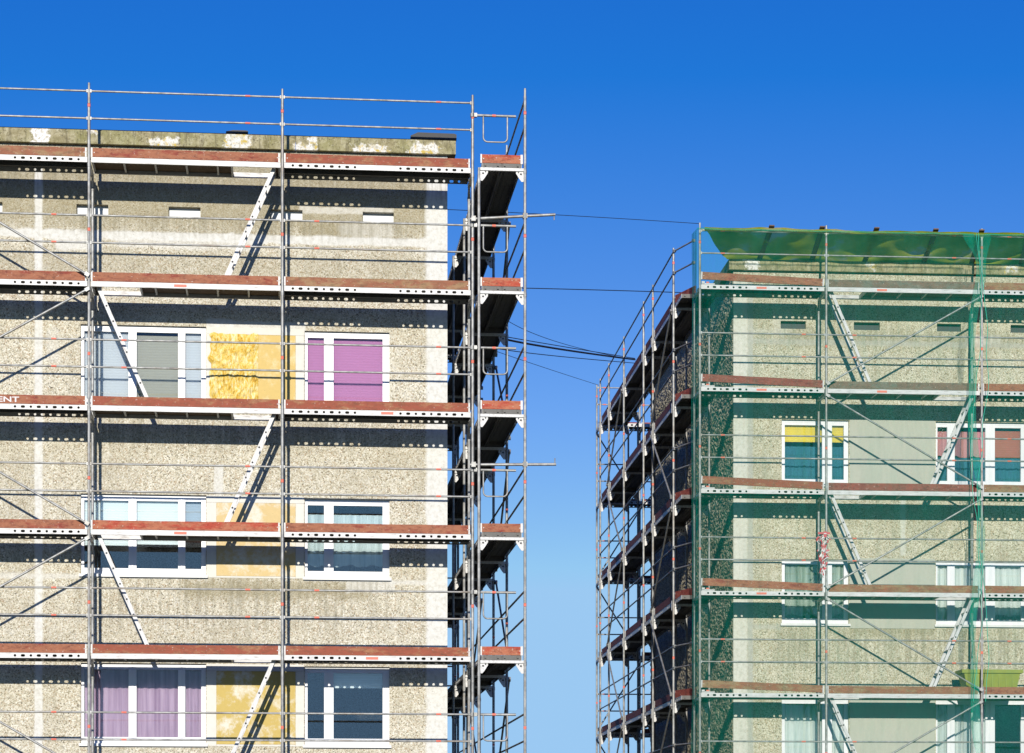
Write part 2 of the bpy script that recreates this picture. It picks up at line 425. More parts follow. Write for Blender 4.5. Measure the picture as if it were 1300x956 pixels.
def build_run(root, us, decks, W, ztop, zbase, spec, inner_top=None, rails=True):
    """us: post positions; decks: deck heights from the top down; spec: dict of per-bay choices"""
    nb = len(us)-1
    inner_top = decks[0]-BH-.004 if inner_top is None else inner_top
    bands = [z+.82 for z in decks]
    joints = [z-.12 for z in decks]
    mo = post_mesh(zbase, ztop, bands, (), joints)
    mi = post_mesh(zbase, inner_top, (), (), [z-.3 for z in decks])
    for i, u in enumerate(us):
        if i not in spec.get('no_outer', ()): put(mo, 'post', root, (u, 0, 0))
        if i not in spec.get('no_inner', ()): put(mi, 'post', root, (u, W, 0))
    tm = transom_mesh(W)
    for k, z in enumerate(decks):
        for i, u in enumerate(us):
            if i in spec.get('no_inner', ()) or i in spec.get('no_outer', ()): continue
            put(tm, 'transom', root, (u, 0, z))
    cache = {}
    def get(key, fn):
        if key not in cache: cache[key] = fn()
        return cache[key]
    v0 = (W-DW)/2
    for b in range(nb):
        L = round(us[b+1]-us[b], 4)
        for k, z in enumerate(decks):
            if rails and b not in spec.get('no_rails', ()):
                for j, h in enumerate((1.05, .61)):
                    sd = spec.get('rail_side', lambda b, k: (b+k) % 2)(b, k)
                    put(get(('rail', L, sd), lambda: rail_mesh(L, sd)), 'guardrail', root, (us[b], 0, z+h))
            if b in spec.get('no_deck', ()): continue
            kind = spec['deck'](b, k)
            me = get(('deck', kind, L), lambda: steel_deck(L, 9 if L > 2.8 else (7 if L > 2.2 else 3)) if kind == 'steel'
                     else board_deck(L, None if kind == 'board' else kind))
            d = put(me, 'deck', root, (us[b], v0, z))
            if spec.get('sticker') and spec['sticker'](b, k) is not None:
                put(get('st', sticker_mesh), 'sticker', d, (spec['sticker'](b, k)*L, -.0005, -BH/2))
            tm_ = spec['toe'](b, k)
            if tm_:
                dz0, dz1 = spec.get('tilt', lambda b, k: (0, 0))(b, k)
                t = put(get(('toe', L, tm_), lambda: toe_mesh(L, tm_)), 'toe_board', root, (us[b], .036, z+dz0), (0, -math.atan2(dz1-dz0, L), 0))
                if dz0 > .05:
                    q = MB(); q.box(.04, .30, .02, .06, .004, .029); q.box(.04, .10, .0, .03, .030, .062, 0); q.box(.13, .19, .015, .03, .034, .058, 1)
                    put(get('tb', lambda: q.mesh('toe_bracket', [M['alu'], M['orange']])), 'toe_bracket', root, (us[b], .02, z))
                if spec.get('toe_hook'): spec['toe_hook'](b, k, t)
    for (b, k, d) in spec.get('braces', ()):       # d=+1 rises towards +x
        za = (decks[k+1] if k+1 < len(decks) else decks[k]-2.0)+.07; zb = decks[k]-.14
        p, q = ((us[b], za), (us[b+1], zb)) if d > 0 else ((us[b], zb), (us[b+1], za))
        me = rail_tube((0, 0, 0), (q[0]-p[0], 0, q[1]-p[1])); put(me, 'brace', root, (p[0], -.045, p[1]))
    for (b, k, d) in spec.get('ladders', ()):      # d: side of the hatch, foot runs to the middle
        zt = decks[k]-.03; zb = decks[k+1] if k+1 < len(decks) else decks[k]-2.0
        if d == 'right': ladder(root, us[b+1]-.98, zb+.004, us[b+1]-.12, zt, .17)
        else: ladder(root, us[b]+.98, zb+.004, us[b]+.12, zt, .17)

# ================================================================== LEFT BLOCK
YL = 38.53; WL = .73; WALL_L = 39.53
xp = [FL.X(113, YL), FL.X(358, YL), FL.X(600, YL)]
bay = (xp[2]-xp[0])/2
DL = [12.92-2*k for k in range(6)]
CORN_L = FL.X(568, WALL_L)
us = [0, bay, 2*bay, 3*bay, 4*bay]
XL0 = xp[2]-4*bay
G_SCAF = 'scaffolds standing round the two blocks'

lf = thing('scaffold', FL, (XL0, YL, 0), 'uncovered steel scaffold with reddish toe boards across the sunlit front of the left block', 'scaffold', G_SCAF)
def toeL(b, k):
    if b <= 1: return ['toe_brown', 'toe_red', 'toe_red', 'toe_red', 'toe_red', 'toe_red'][k]
    if b == 2: return ['toe_red', 'toe_red', 'toe_orange', 'toe_bright', 'toe_orange', 'toe_red'][k]
    return ['toe_orange', 'toe_brown', 'toe_orange', 'toe_red', 'toe_orange', 'toe_brown'][k]
def deckL(b, k):
    if b == 2: return 'right' if k % 2 == 0 else 'left'
    return 'steel'
def toe_hookL(b, k, t):
    if b == 1 and k == 2:
        cu = bpy.data.curves.new('ent', 'FONT'); cu.body = 'ENT'; cu.size = .12; cu.extrude = .0012; cu.align_x = 'RIGHT'; cu.offset = .0022
        tmp = bpy.data.objects.new('tmp', cu); COL.objects.link(tmp)
        bpy.context.view_layer.update()
        me = bpy.data.meshes.new_from_object(tmp.evaluated_get(bpy.context.evaluated_depsgraph_get()))
        bpy.data.objects.remove(tmp); me.materials.clear(); me.materials.append(M['letter'])
        o = put(me, 'lettering', t, (FL.X(24, YL)-XL0-us[1], -.0022, .030), (R(90), 0, 0), 'white painted letters ENT at the left edge of the picture')
        o.scale = (1.55, 1, 1)
build_run(lf, us, DL, WL, 14.10, 0.05, dict(
    deck=deckL, toe=toeL, toe_hook=toe_hookL,
    rail_side=lambda b, k: 1 if (k+b) % 3 != 1 else 0,
    sticker=lambda b, k: {(2, 1): .47, (2, 3): .47, (3, 4): .47, (3, 2): .55, (2, 5): .4}.get((b, k)),
    braces=[(0, 0, 1), (0, 1, -1), (0, 2, 1), (0, 3, -1)]+[(1, k, -1 if k % 2 == 0 else 1) for k in range(6)],
    ladders=[(2, k, 'right' if k % 2 == 0 else 'left') for k in range(5)]))
def end_guard(root, x, z, drop=.43):
    b = MB(); b.cyl((.02, 0, 0), (.69, 0, 0), .021, 10); b.cyl((.30, 0, 0), (.36, 0, 0), .0222, 10, 1)
    b.cyl((-.03, 0, -.03), (-.03, 0, .03), .03, 8); b.box(.0, .05, -.03, .03, -.03, .03)
    pts = [(.155, 0, 0), (.155, 0, -drop+.07)]
    for i in range(1, 5): t = math.pi/2*i/5; pts.append((.155+.07*(1-math.cos(t)), 0, -drop+.07-.07*math.sin(t)))
    pts += [(.225, 0, -drop), (.48, 0, -drop)]
    for i in range(1, 5): t = math.pi/2*i/5; pts.append((.48+.07*math.sin(t), 0, -drop+.07*(1-math.cos(t))))
    pts += [(.55, 0, -drop+.07), (.55, 0, 0)]
    b.tube(pts, .0135, 8)
    put(b.mesh('end_guard', [M['steel'], M['orange']]), 'end_guard', root, (x, -.01, z))
for k in range(6): end_guard(lf, us[4]+.02, DL[k]+(.85 if k == 0 else 1.05))

# gable scaffold of the left block
YLG = 38.24; XLo = FL.X(666.5, YLG); XLi = FL.X(608, YLG)
uG = [0, 3.07, 5.64, 8.71, 11.78, 14.35]
lg = thing('scaffold', FL, (XLo, YLG, 0), 'scaffold running back along the right end of the left block, dark deck undersides visible', 'scaffold', G_SCAF, R(90))
build_run(lg, uG, DL, XLo-XLi, 14.14, 0.05, dict(
    deck=lambda b, k: 'steel', toe=lambda b, k: 'toe_red',
    braces=[(1, k, 1 if k % 2 else -1) for k in range(6)]+[(3, k, -1 if k % 2 else 1) for k in range(6)]))
def end_toe(root, W, z, mat='toe_bright', u=-.0):
    me = toe_mesh(W, mat, .142); put(me, 'end_toe_board', root, (u, W, z), (0, 0, R(-90)))
for k in range(6): end_toe(lg, XLo-XLi, DL[k], 'toe_bright' if k != 3 else 'toe_red', .03)
for k, py0, py1, px1 in ((0, 278, 272.5, 705), (2, 590, 589.5, 706)):     # long tie tubes
    b = MB(); y = YL-.07
    p = FL.P(597, py0, y); q = FL.P(px1, py1, y-.12)
    L_ = Vector((XLo, YLG, 0)); 
    def loc(P): return (P[1]-YLG, XLo-P[0], P[2])
    b.cyl(loc(p), loc(q), .024, 12)
    qq = Vector(q); b.cyl(loc(qq-Vector((.02, 0, 0))), loc(qq+Vector((-.02, 0, -.09 if k == 0 else .10))), .009, 8)
    for px in (601, 666.5):
        c = FL.P(px, py0+(py1-py0)*(px-597)/(px1-597), y-.12*(px-597)/(px1-597)); cc = Vector(loc(c))
        b.box(cc.x-.04, cc.x+.05, cc.y-.035, cc.y+.035, cc.z-.04, cc.z+.04)
    put(b.mesh('tie_tube', [M['steel']]), 'tie_tube', lg)
# rear scaffold of the left block (seen through the gap)
lr = thing('scaffold', FL, (XLo, YLG+uG[-1]+.80, 0), 'scaffold behind the left block, a dark lattice glimpsed past its far corner', 'scaffold', G_SCAF, R(180))
build_run(lr, [0, .75, 3.82], DL, WL, 14.1, .05, dict(deck=lambda b, k: 'steel', toe=lambda b, k: 'toe_red',
    braces=[(1, k, 1 if k % 2 else -1) for k in range(6)]))

# ------------------------------------------------------------------ window kit
def glass_mat(name, refl, tint=(1, 1, 1)):
    m, nt = new_mat(name); k = NT(nt)
    t = k.n('ShaderNodeBsdfTransparent'); t.inputs[0].default_value = (*tint, 1)
    g = k.n('ShaderNodeBsdfGlossy'); g.inputs['Roughness'].default_value = .015; g.inputs[0].default_value = (.9, .95, 1, 1)
    fr = k.n('ShaderNodeFresnel'); fr.inputs[0].default_value = 1.5
    n = k.noise(.7, 2); b = k.n('ShaderNodeBump'); b.inputs['Strength'].default_value = .05; b.inputs['Distance'].default_value = .05
    k.l(n, b.inputs['Height']); k.l(b.outputs[0], g.inputs['Normal'])
    mx = k.n('ShaderNodeMixShader'); k.l(k.math('ADD', fr.outputs[0], refl, clamp=True), mx.inputs[0])
    k.l(t.outputs[0], mx.inputs[1]); k.l(g.outputs[0], mx.inputs[2])
    o = k.n('ShaderNodeOutputMaterial'); k.l(mx.outputs[0], o.inputs[0]); return m
M['glass'] = glass_mat('window_glass', .0)
M['glass_blue'] = glass_mat('window_glass_coated', .05, (.95, .98, 1.0))
def curtain_mat(name, c0, c1, sx=14, stripes=.35):
    m, nt = new_mat(name); k = NT(nt)
    n = k.noise(sx, 3, .5, vec=k.mapping((1, 1, .04)))
    n2 = k.noise(5, 4, .6)
    c = k.mix(k.ramp(n, [(.3, 0.), (.7, 1.)]), c0, c1)
    c = k.mix(k.math('MULTIPLY', n2, .2), c, tuple(v*.6 for v in c0))
    k.out(c, .9, 0, bump=n, bstr=stripes, bdist=.02); return m
def blind_mat(name, c):
    m, nt = new_mat(name); k = NT(nt)
    w = k.n('ShaderNodeTexWave'); w.wave_type = 'BANDS'; w.bands_direction = 'Z'; w.inputs['Scale'].default_value = 7
    w.inputs['Distortion'].default_value = .3; k.l(k.coord(), w.inputs[0])
    col = k.mix(k.math('MULTIPLY', w.outputs['Fac'], .25), c, tuple(v*.75 for v in c))
    n = k.noise(2.5, 4); col = k.mix(k.math('MULTIPLY', n, .22), col, tuple(v*.7 for v in c))
    k.out(col, .85, 0, bump=w.outputs['Fac'], bstr=.15, bdist=.01); return m
M['c_white'] = blind_mat('blind_white', (.80, .84, .78)); M['c_grey'] = blind_mat('blind_grey', (.27, .28, .23))
M['c_pale'] = blind_mat('blind_pale_blue', (.42, .47, .50)); M['c_purple'] = blind_mat('blind_purple', (.38, .155, .31))
M['c_net'] = curtain_mat('net_curtain', (.38, .44, .40), (.68, .74, .68))
M['c_violet'] = curtain_mat('violet_curtain', (.22, .14, .22), (.42, .32, .42))
M['c_yellow'] = blind_mat('blind_yellow', (.70, .55, .04)); M['c_pink'] = curtain_mat('pink_curtain', (.42, .15, .17), (.55, .26, .24))
M['c_rust'] = blind_mat('blind_rust', (.36, .11, .06)); M['c_teal'] = curtain_mat('blue_curtain', (.02, .10, .15), (.03, .15, .20))
M['c_green'] = curtain_mat('green_curtain', (.10, .16, .12), (.42, .50, .42))

def window(bld, fr, base, wallY, x0, x1, z0, z1, panes, sill=.07, label=None, glass='glass', backs=()):
    """panes: list of (x0,x1) of glass in frame coordinates; backs: list of (pane index, z0f, z1f, material) hung behind"""
    fy0, fy1 = wallY+.055, wallY+.115; bt = .055
    b = MB(); pz0, pz1 = z0+sill+.05, z1-.075
    b.box(x0, x1, fy0, fy1, z1-.045, z1); b.box(x0, x1, fy0, fy1, z0+sill, z0+sill+.04)
    edges = [x0]+[e for p in panes for e in p]+[x1]
    for i in range(0, len(edges), 2):
        a, c = edges[i], edges[i+1]
        b.box(a, c, fy0, fy1, z0+sill+.04, z1-.045)
    for p in panes:    # sash top and bottom, slightly proud, with bead
        b.box(p[0], p[1], fy0+.004, fy1-.004, z1-.10, z1-.045); b.box(p[0], p[1], fy0+.004, fy1-.004, z0+sill+.04, z0+sill+.105)
    # sash step: thin raised strips round each mullion
    for i in range(2, len(edges)-2, 2):
        a, c = edges[i], edges[i+1]
        if c-a > .07: b.box((a+c)/2-.012, (a+c)/2+.012, fy0-.006, fy0, z0+sill+.045, z1-.05)
    me = b.mesh('window', [M['pvc']], base); w = put(me, 'window', bld, label=label)
    g = MB(); g.box(x0-.03, x1+.03, wallY-.045, fy0, z0+sill-.022, z0+sill-.004)
    g.box(x0-.03, x1+.03, wallY-.045, wallY-.040, z0+sill-.05, z0+sill-.022)
    g.box(x0, x1, wallY+.006, fy0, z0, z0+sill-.022)
    put(g.mesh('sill', [M['sillmetal']], base), 'sill', w)
    for i, p in enumerate(panes):
        q = MB(); q.box(p[0], p[1], fy0+.03, fy0+.036, z0+sill+.105, z1-.10)
        put(q.mesh('pane', [M[glass if isinstance(glass, str) else glass[i]]], base), 'pane', w)
    for (i, a, c, mt) in backs:
        p = panes[i]; H0, H1 = z0+sill+.09, z1-.06
        nm = 'curtain' if mt in ('c_net', 'c_violet', 'c_pink', 'c_teal', 'c_green') else 'blind'
        q = MB(); xs = [p[0]-.02+(p[1]-p[0]+.04)*j/24 for j in range(25)]
        amp = .012 if nm == 'curtain' else 0.0; ph = random.random()*6; yb = fy1+.02
        za, zb = H0+(H1-H0)*a, H0+(H1-H0)*c
        vs = []; fs = []
        for x in xs:
            dy = amp*math.sin(x*55+ph)+amp*.6*math.sin(x*23+ph*2)
            wob = (.018*math.sin(x*16+ph)+.008*math.sin(x*37)) if nm == 'curtain' and a > .01 else 0
            vs += [(x, yb+dy, za+wob), (x, yb+dy, zb), (x, yb+dy+.003, za+wob), (x, yb+dy+.003, zb)]
        for j in range(24):
            o = j*4; fs += [(o, o+4, o+5, o+1), (o+2, o+3, o+7, o+6)]
        q.add(vs, fs, 0, nm == 'curtain'); put(q.mesh(nm, [M[mt]], base), nm, w)
    return w

def wall_shell(x0, x1, y0, y1, z0, z1, holes, reveal, left_front=None):
    """box shell with rectangular openings in its front face (y0)"""
    b = MB()
    xs = sorted(set([x0, x1]+[h[0] for h in holes]+[h[1] for h in holes]))
    zs = sorted(set([z0, z1]+[h[2] for h in holes]+[h[3] for h in holes]))
    for i in range(len(xs)-1):
        for j in range(len(zs)-1):
            cx, cz = (xs[i]+xs[i+1])/2, (zs[j]+zs[j+1])/2
            if any(h[0] < cx < h[1] and h[2] < cz < h[3] for h in holes): continue
            b.add([(xs[i], y0, zs[j]), (xs[i+1], y0, zs[j]), (xs[i+1], y0, zs[j+1]), (xs[i], y0, zs[j+1])], [(0, 1, 2, 3)])
            yb = y0+reveal
            b.add([(xs[i], yb, zs[j]), (xs[i+1], yb, zs[j]), (xs[i+1], yb, zs[j+1]), (xs[i], yb, zs[j+1])], [(3, 2, 1, 0)], 1)
    for h in holes:
        a, c, d, e = h
        b.add([(a,y0,d),(c,y0,d),(c,y0+reveal,d),(a,y0+reveal,d)], [(0,1,2,3)]); b.add([(a,y0,e),(c,y0,e),(c,y0+reveal,e),(a,y0+reveal,e)], [(3,2,1,0)])
        b.add([(a,y0,d),(a,y0,e),(a,y0+reveal,e),(a,y0+reveal,d)], [(3,2,1,0)]); b.add([(c,y0,d),(c,y0,e),(c,y0+reveal,e),(c,y0+reveal,d)], [(0,1,2,3)])
    b.add([(x0,y0,z0),(x0,y1,z0),(x0,y1,z1),(x0,y0,z1)], [(3,2,1,0)][::-1], 2); b.add([(x1,y0,z0),(x1,y1,z0),(x1,y1,z1),(x1,y0,z1)], [(0,1,2,3)], 2)
    b.add([(x0,y1,z0),(x1,y1,z0),(x1,y1,z1),(x0,y1,z1)], [(0,1,2,3)])
    b.add([(x0,y0,z1),(x1,y0,z1),(x1,y1,z1),(x0,y1,z1)], [(0,1,2,3)])
    return b

# ------------------------------------------------------------------ left building
G_BLD = 'prefabricated apartment blocks'
bx0 = FL.X(0, WALL_L)-7.5
baseL = ((bx0+CORN_L)/2, WALL_L, 0)
bl = thing('apartment_block', FL, baseL, 'left prefab block of bare beige pebble concrete with yellow insulation exposed between windows', 'building', G_BLD)
XL = lambda px: FL.X(px, WALL_L)
ZL = lambda px, py: FL.Z(px, py, WALL_L)
rowsL = [(ZL(180, 413), ZL(180, 520)), (ZL(180, 627.5), ZL(180, 734.5)), (ZL(180, 842), ZL(180, 949))]
pitch = rowsL[0][0]-rowsL[1][0]
rowsL = [(rowsL[0][0]-i*pitch, rowsL[0][0]-i*pitch-(rowsL[1][0]-rowsL[1][1])) for i in range(4)]
WX1 = (XL(102.5), XL(261.5)); WX2 = (XL(386.8), XL(494.5))
holes = []
for zt, zb in rowsL:
    holes.append((WX1[0], WX1[1], zb, zt)); holes.append((WX2[0], WX2[1], zb-.01, zt-.03))
    holes.append((WX1[0]-6.6, WX1[1]-6.6, zb, zt))
vz1, vz0 = ZL(117, 259.5), ZL(117, 272.5)
ventx = [(-20, 3), (97, 137.5), (214, 254.5), (344, 384), (460.5, 500)]
vents = [(XL(a), XL(b), vz0, vz1) for a, b in ventx]
ztopwall = ZL(113, 184.5)
def R4(pxa, pxb, pya, pyb, X=None, Z=None, *rest):
    cx = (pxa+pxb)/2 if pxb-pxa < 800 else 300
    cx = min(max(cx, 0), 1300)
    return (XL(pxa), XL(pxb), ZL(cx, pyb), ZL(cx, pya), *rest)
whites = [R4(541, 575, 150, 1100, None, None, .05, .03, 1.0),
          R4(44, 54, 212, 1100, None, None, .03, .015, .95),
          R4(-200, 568, 294, 305, None, None, .035, .035, .95),
          R4(70, 130, 298, 318, None, None, .06, .05, .8), R4(150, 330, 300, 316, None, None, .06, .05, .55),
          R4(380, 500, 263, 272, None, None, .03, .03, .6), R4(430, 500, 284, 300, None, None, .05, .05, .45),
          R4(272, 283, 590, 628, None, None, .03, .02, .75),
          R4(-100, 102, 727, 734, None, None, .04, .02, .6), R4(495, 542, 737, 742, None, None, .04, .03, .7),
          R4(262, 300, 405, 530, None, None, .03, .02, .85), R4(262, 388, 408, 424, None, None, .03, .02, .8),
          R4(495, 568, 628, 634, None, None, .03, .02, .5),
          R4(440, 500, 738, 752, None, None, .04, .04, .6), R4(60, 75, 418, 462, None, None, .06, .05, .4)]
greys = [R4(548, 560, 420, 520, None, None, .05, .05, .5), R4(552, 560, 640, 850, None, None, .04, .04, .6)]
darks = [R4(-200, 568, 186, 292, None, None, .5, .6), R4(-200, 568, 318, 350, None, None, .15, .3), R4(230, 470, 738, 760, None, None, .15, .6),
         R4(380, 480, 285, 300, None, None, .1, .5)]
streaksL = [R4(95, 500, 734, 800), R4(95, 500, 520, 570), R4(80, 520, 272, 300), R4(-100, 568, 186, 240)]
M['facadeL'] = facade_mat('pebble_concrete_left', baseL, whites, greys, darks, streaks=streaksL)
M['inner'] = M['room']; M['facadeG'] = facade_mat('rough_pebble_gable', (0, 0, 0), [], [], [], tint=(1.0, .98, .90), bs=.9, bd=.04, coarse=.8)
infill = [(WX1[1]+.012, WX2[0]-.012, zb+.03, zt-.0) for zt, zb in rowsL]
b = wall_shell(bx0, CORN_L, WALL_L, WALL_L+12.2, 0, ztopwall, holes+vents, .13)
put(b.mesh('wall', [M['facadeL'], M['inner'], M['facadeG']], baseL), 'wall', bl)
# parapet
def parapet_mat(name, off, patches, tint=1.0):
    m, nt = new_mat(name); k = NT(nt)
    n = k.noise(7, 6, .7); n2 = k.noise(26, 4, .7); n3 = k.noise(1.7, 4, .6)
    c = k.ramp(n, [(.3, (.20, .17, .085)), (.5, (.33, .29, .17)), (.7, (.47, .43, .29))])
    c = k.mix(k.ramp(n3, [(.45, 0.), (.65, .55)]), c, (.24, .24, .085))
    c = k.mix(k.ramp(n2, [(.54, 0.), (.66, .7)]), c, (.08, .065, .03))
    c = k.mix(k.ramp(k.noise(9, 5, .7, vec=k.mapping((1.5, 1, .25), loc=(7, 0, 0))), [(.52, 0.), (.64, .6)]), c, (.10, .085, .05))
    c = k.mix(k.ramp(k.noise(34, 3, .6), [(.60, 0.), (.68, .7)]), c, (.52, .50, .38))
    for r in patches:
        mk = k.rect(r[0]-off[0], r[1]-off[0], r[2]-off[2], r[3]-off[2], .04, .10, 9.0)
        holes_ = k.ramp(k.noise(22, 4, .7), [(.42, .35), (.5, 1.)])
        yel = k.mix(k.ramp(k.noise(11, 4), [(.52, 0.), (.62, .9)]), (.70, .68, .62), (.50, .36, .04))
        c = k.mix(k.math('MULTIPLY', mk, holes_), c, yel if r[4] else (.78, .76, .72))
    k.out(c, .95, 0, bump=n2, bstr=.5, bdist=.01, spec=.2); return m
pz0, pz1 = ztopwall-.0, ZL(113, 167)
pat = [(XL(42), XL(62), pz0-.1, pz1, False), (XL(113), XL(124), pz1-.05, pz1+.1, True), (XL(188), XL(226), pz0-.05, pz0+.13, True), (XL(286), XL(316), pz0-.1, pz1+.1, True),
       (XL(372), XL(402), pz0-.1, pz0+.08, True), (XL(392), XL(402), pz1-.1, pz1, True), (XL(448), XL(492), pz0-.1, pz0+.1, True), (XL(518), XL(556), pz0-.1, pz0+.18, True)]
M['parapetL'] = parapet_mat('mossy_parapet_concrete', baseL, pat)
b = MB(); pl0 = bx0
cuts = [bx0, XL(128)-5.9, XL(128)-.2, XL(364)+.15, FL.X(579, WALL_L-.09)]
for i in range(len(cuts)-1):
    b.box(cuts[i]+.004, cuts[i+1]-.004, WALL_L-.09, WALL_L+.26, pz0+.003, pz1)
b.box(CORN_L-.26, cuts[-1]-.004, WALL_L+.264, WALL_L+12.25, pz0+.02, pz1)
put(b.mesh('parapet', [M['parapetL']], baseL), 'parapet', bl)
b = MB(); b.box(bx0, CORN_L+.0, WALL_L-.0, WALL_L+12.2, pz0+.002, pz0+.018); b.box(bx0, cuts[-1]-.004, WALL_L-.085, WALL_L+.25, pz1, pz1+.012)
put(b.mesh('roofing', [M['dark']], baseL), 'roofing', bl)
for a, c, h in ((287, 315, .05), (521, 579, .10)):
    b = MB(); xa, xc = XL(a), XL(c)
    n = 6; pts = [(xa, 0), (xc, 0), (xc, h*.85), (xc-.04, h), (xa+.12, h*1.05 if a > 500 else h), (xa, h*.5)]
    ya, yc = WALL_L-.11, WALL_L+.35; zb_ = pz1+.014
    vs = [(x, ya, zb_+z) for x, z in pts]+[(x, yc, zb_+z) for x, z in pts]; m_ = len(pts)
    b.add(vs, [tuple(range(m_)), tuple(range(2*m_-1, m_-1, -1))]+[(i, m_+i, m_+(i+1) % m_, (i+1) % m_) for i in range(m_)])
    put(b.mesh('cap_flashing', [M['dark']], baseL), 'cap_flashing', bl)
for (a, c, d, e) in vents:
    b = MB(); b.box(a, c, WALL_L+.10, WALL_L+.11, d, e); put(b.mesh('vent_flap', [M['ventwhite']], baseL), 'vent_flap', bl)
# infill panels
def infill_mat(name, base_c, blobs=True, seed=0.0, amt=.5):
    m, nt = new_mat(name); k = NT(nt)
    v = k.mapping(loc=(seed, seed*2, seed*3)); n = k.noise(3.0, 6, .72, vec=v, dist=.15); n2 = k.noise(18, 4, .6, vec=v)
    c = k.mix(n2, tuple(x*.86 for x in base_c), base_c)
    if blobs: c = k.mix(k.ramp(n, [(amt-.03, 0.), (amt+.12, .85)]), c, (.72, .62, .38) if seed < 2 else (.70, .68, .60))
    sp = k.voro(16, 'Distance', vec=v); c = k.mix(k.ramp(sp, [(.05, .7), (.09, 0.)]), c, (.20, .17, .10))
    k.out(c, .9, 0, bump=n2, bstr=.2, bdist=.005); return m
M['inf_a'] = infill_mat('insulation_smooth', (.66, .48, .17), True, 1.3, .53)
M['inf_b'] = infill_mat('insulation_plastered', (.66, .50, .24), True, 4.1, .50)
M['inf_c'] = infill_mat('insulation_deep_yellow', (.56, .42, .13), True, 8.7, .52)
def foam_mat():
    m, nt = new_mat('raw_yellow_foam'); k = NT(nt)
    n = k.noise(9, 6, .7, vec=k.mapping((1.6, 1, .7)), dist=1.2); n2 = k.noise(30, 3)
    c = k.ramp(n, [(.32, (.36, .18, .03)), (.42, (.60, .37, .04)), (.50, (.70, .52, .14)), (.60, (.76, .64, .34)), (.7, (.78, .73, .56))])
    k.out(c, .9, 0, bump=n2, bstr=.4, bdist=.01); return m
M['foam'] = foam_mat()
for r, (a, c, d, e) in enumerate(infill[:4]):
    mt = ['inf_a', 'inf_b', 'inf_c', 'inf_b'][r]
    b = MB(); xa = XL(268) if r == 0 else a+.16
    b.box(xa, c-.14, WALL_L-.012, WALL_L-.001, d+.03, e-.12)
    put(b.mesh('insulation_panel', [M[mt]], baseL), 'insulation_panel', bl)
    q = MB(); q.box(a, c, WALL_L-.006, WALL_L-.0015, e-.115, e-.004); q.box(a, xa-.003, WALL_L-.006, WALL_L-.0015, d, e-.118)
    q.box(c-.137, c, WALL_L-.006, WALL_L-.0015, d, e-.118); q.box(xa, c-.14, WALL_L-.006, WALL_L-.0015, d, d+.028)
    M.setdefault('plaster', simple('patch_plaster', (.66, .64, .57), .9, var=.12, scale=8, bstr=.2))
    put(q.mesh('plaster_edging', [M['plaster']], baseL), 'plaster_edging', bl)
# torn foam
b = MB(); nx, nz = 46, 64; fx0, fx1 = XL(266.5), XL(328); fz1, fz0 = ZL(296, 424), ZL(296, 520)
vs = []
for j in range(nz+1):
    for i in range(nx+1):
        u, v = i/nx, j/nz; x = fx0+(fx1-fx0)*u; z = fz0+(fz1-fz0)*v
        x += .035*noise.noise((0, z*7, 3))*(1-u)*2; z += .03*noise.noise((x*9, 5, 1))*v*1.5
        n1 = noise.noise((x*9, z*4.5, 0)); n2 = noise.noise((x*22+3, z*13, 2)); n3 = noise.noise((x*50, z*30, 7))
        e = min(u, 1-u, v, 1-v)*14
        d = .008+max(0, .024+.030*n1+.022*n2+.012*n3)*min(1, e)
        vs.append((x, WALL_L-.012-d, z))
b.add(vs, [(j*(nx+1)+i, j*(nx+1)+i+1, (j+1)*(nx+1)+i+1, (j+1)*(nx+1)+i) for j in range(nz) for i in range(nx)])
put(b.mesh('torn_foam', [M['foam']], baseL), 'torn_foam', bl, label='bright yellow torn insulation foam beside the upper window')
for r, (zt, zb) in enumerate(rowsL):
    P = [(XL(106.5), XL(163)), (XL(173), XL(226)), (XL(235), XL(255.5))]
    bk = [[(0, .0, 1, 'c_pale'), (1, 0, .93, 'c_grey'), (2, 0, 1, 'c_pale')],
          [(0, .34, 1, 'c_white'), (1, .36, 1, 'c_white'), (2, .62, 1, 'c_pale')],
          [(0, 0, 1, 'c_violet'), (1, 0, 1, 'c_violet'), (2, 0, 1, 'c_violet')], [(0, .3, 1, 'c_net'), (1, .3, 1, 'c_net')]][r]
    window(bl, FL, baseL, WALL_L, WX1[0], WX1[1], zb, zt, P, backs=bk, glass=['glass', 'glass_blue', 'glass', 'glass'][r])
    P2 = [(x0-6.6, x1-6.6) for x0, x1 in P]
    window(bl, FL, baseL, WALL_L, WX1[0]-6.6, WX1[1]-6.6, zb, zt, P2, backs=[(0, 0, 1, 'c_net'), (1, 0, 1, 'c_net'), (2, 0, 1, 'c_net')])
    Q = [(XL(390.5), XL(411.5)), (XL(423.5), XL(486))]
    bk = [[(0, 0, 1, 'c_purple'), (1, 0, .96, 'c_purple')],
          [(0, .10, .84, 'c_net'), (1, .10, .84, 'c_net')], [(1, .75, 1, 'c_white')], [(0, 0, 1, 'c_white'), (1, 0, 1, 'c_white')]][r]
    window(bl, FL, baseL, WALL_L, WX2[0], WX2[1], zb-.01, zt-.03, Q, backs=bk, glass=['glass', 'glass_blue', 'glass_blue', 'glass'][r],
           label='window with a purple blind' if r == 0 else None)

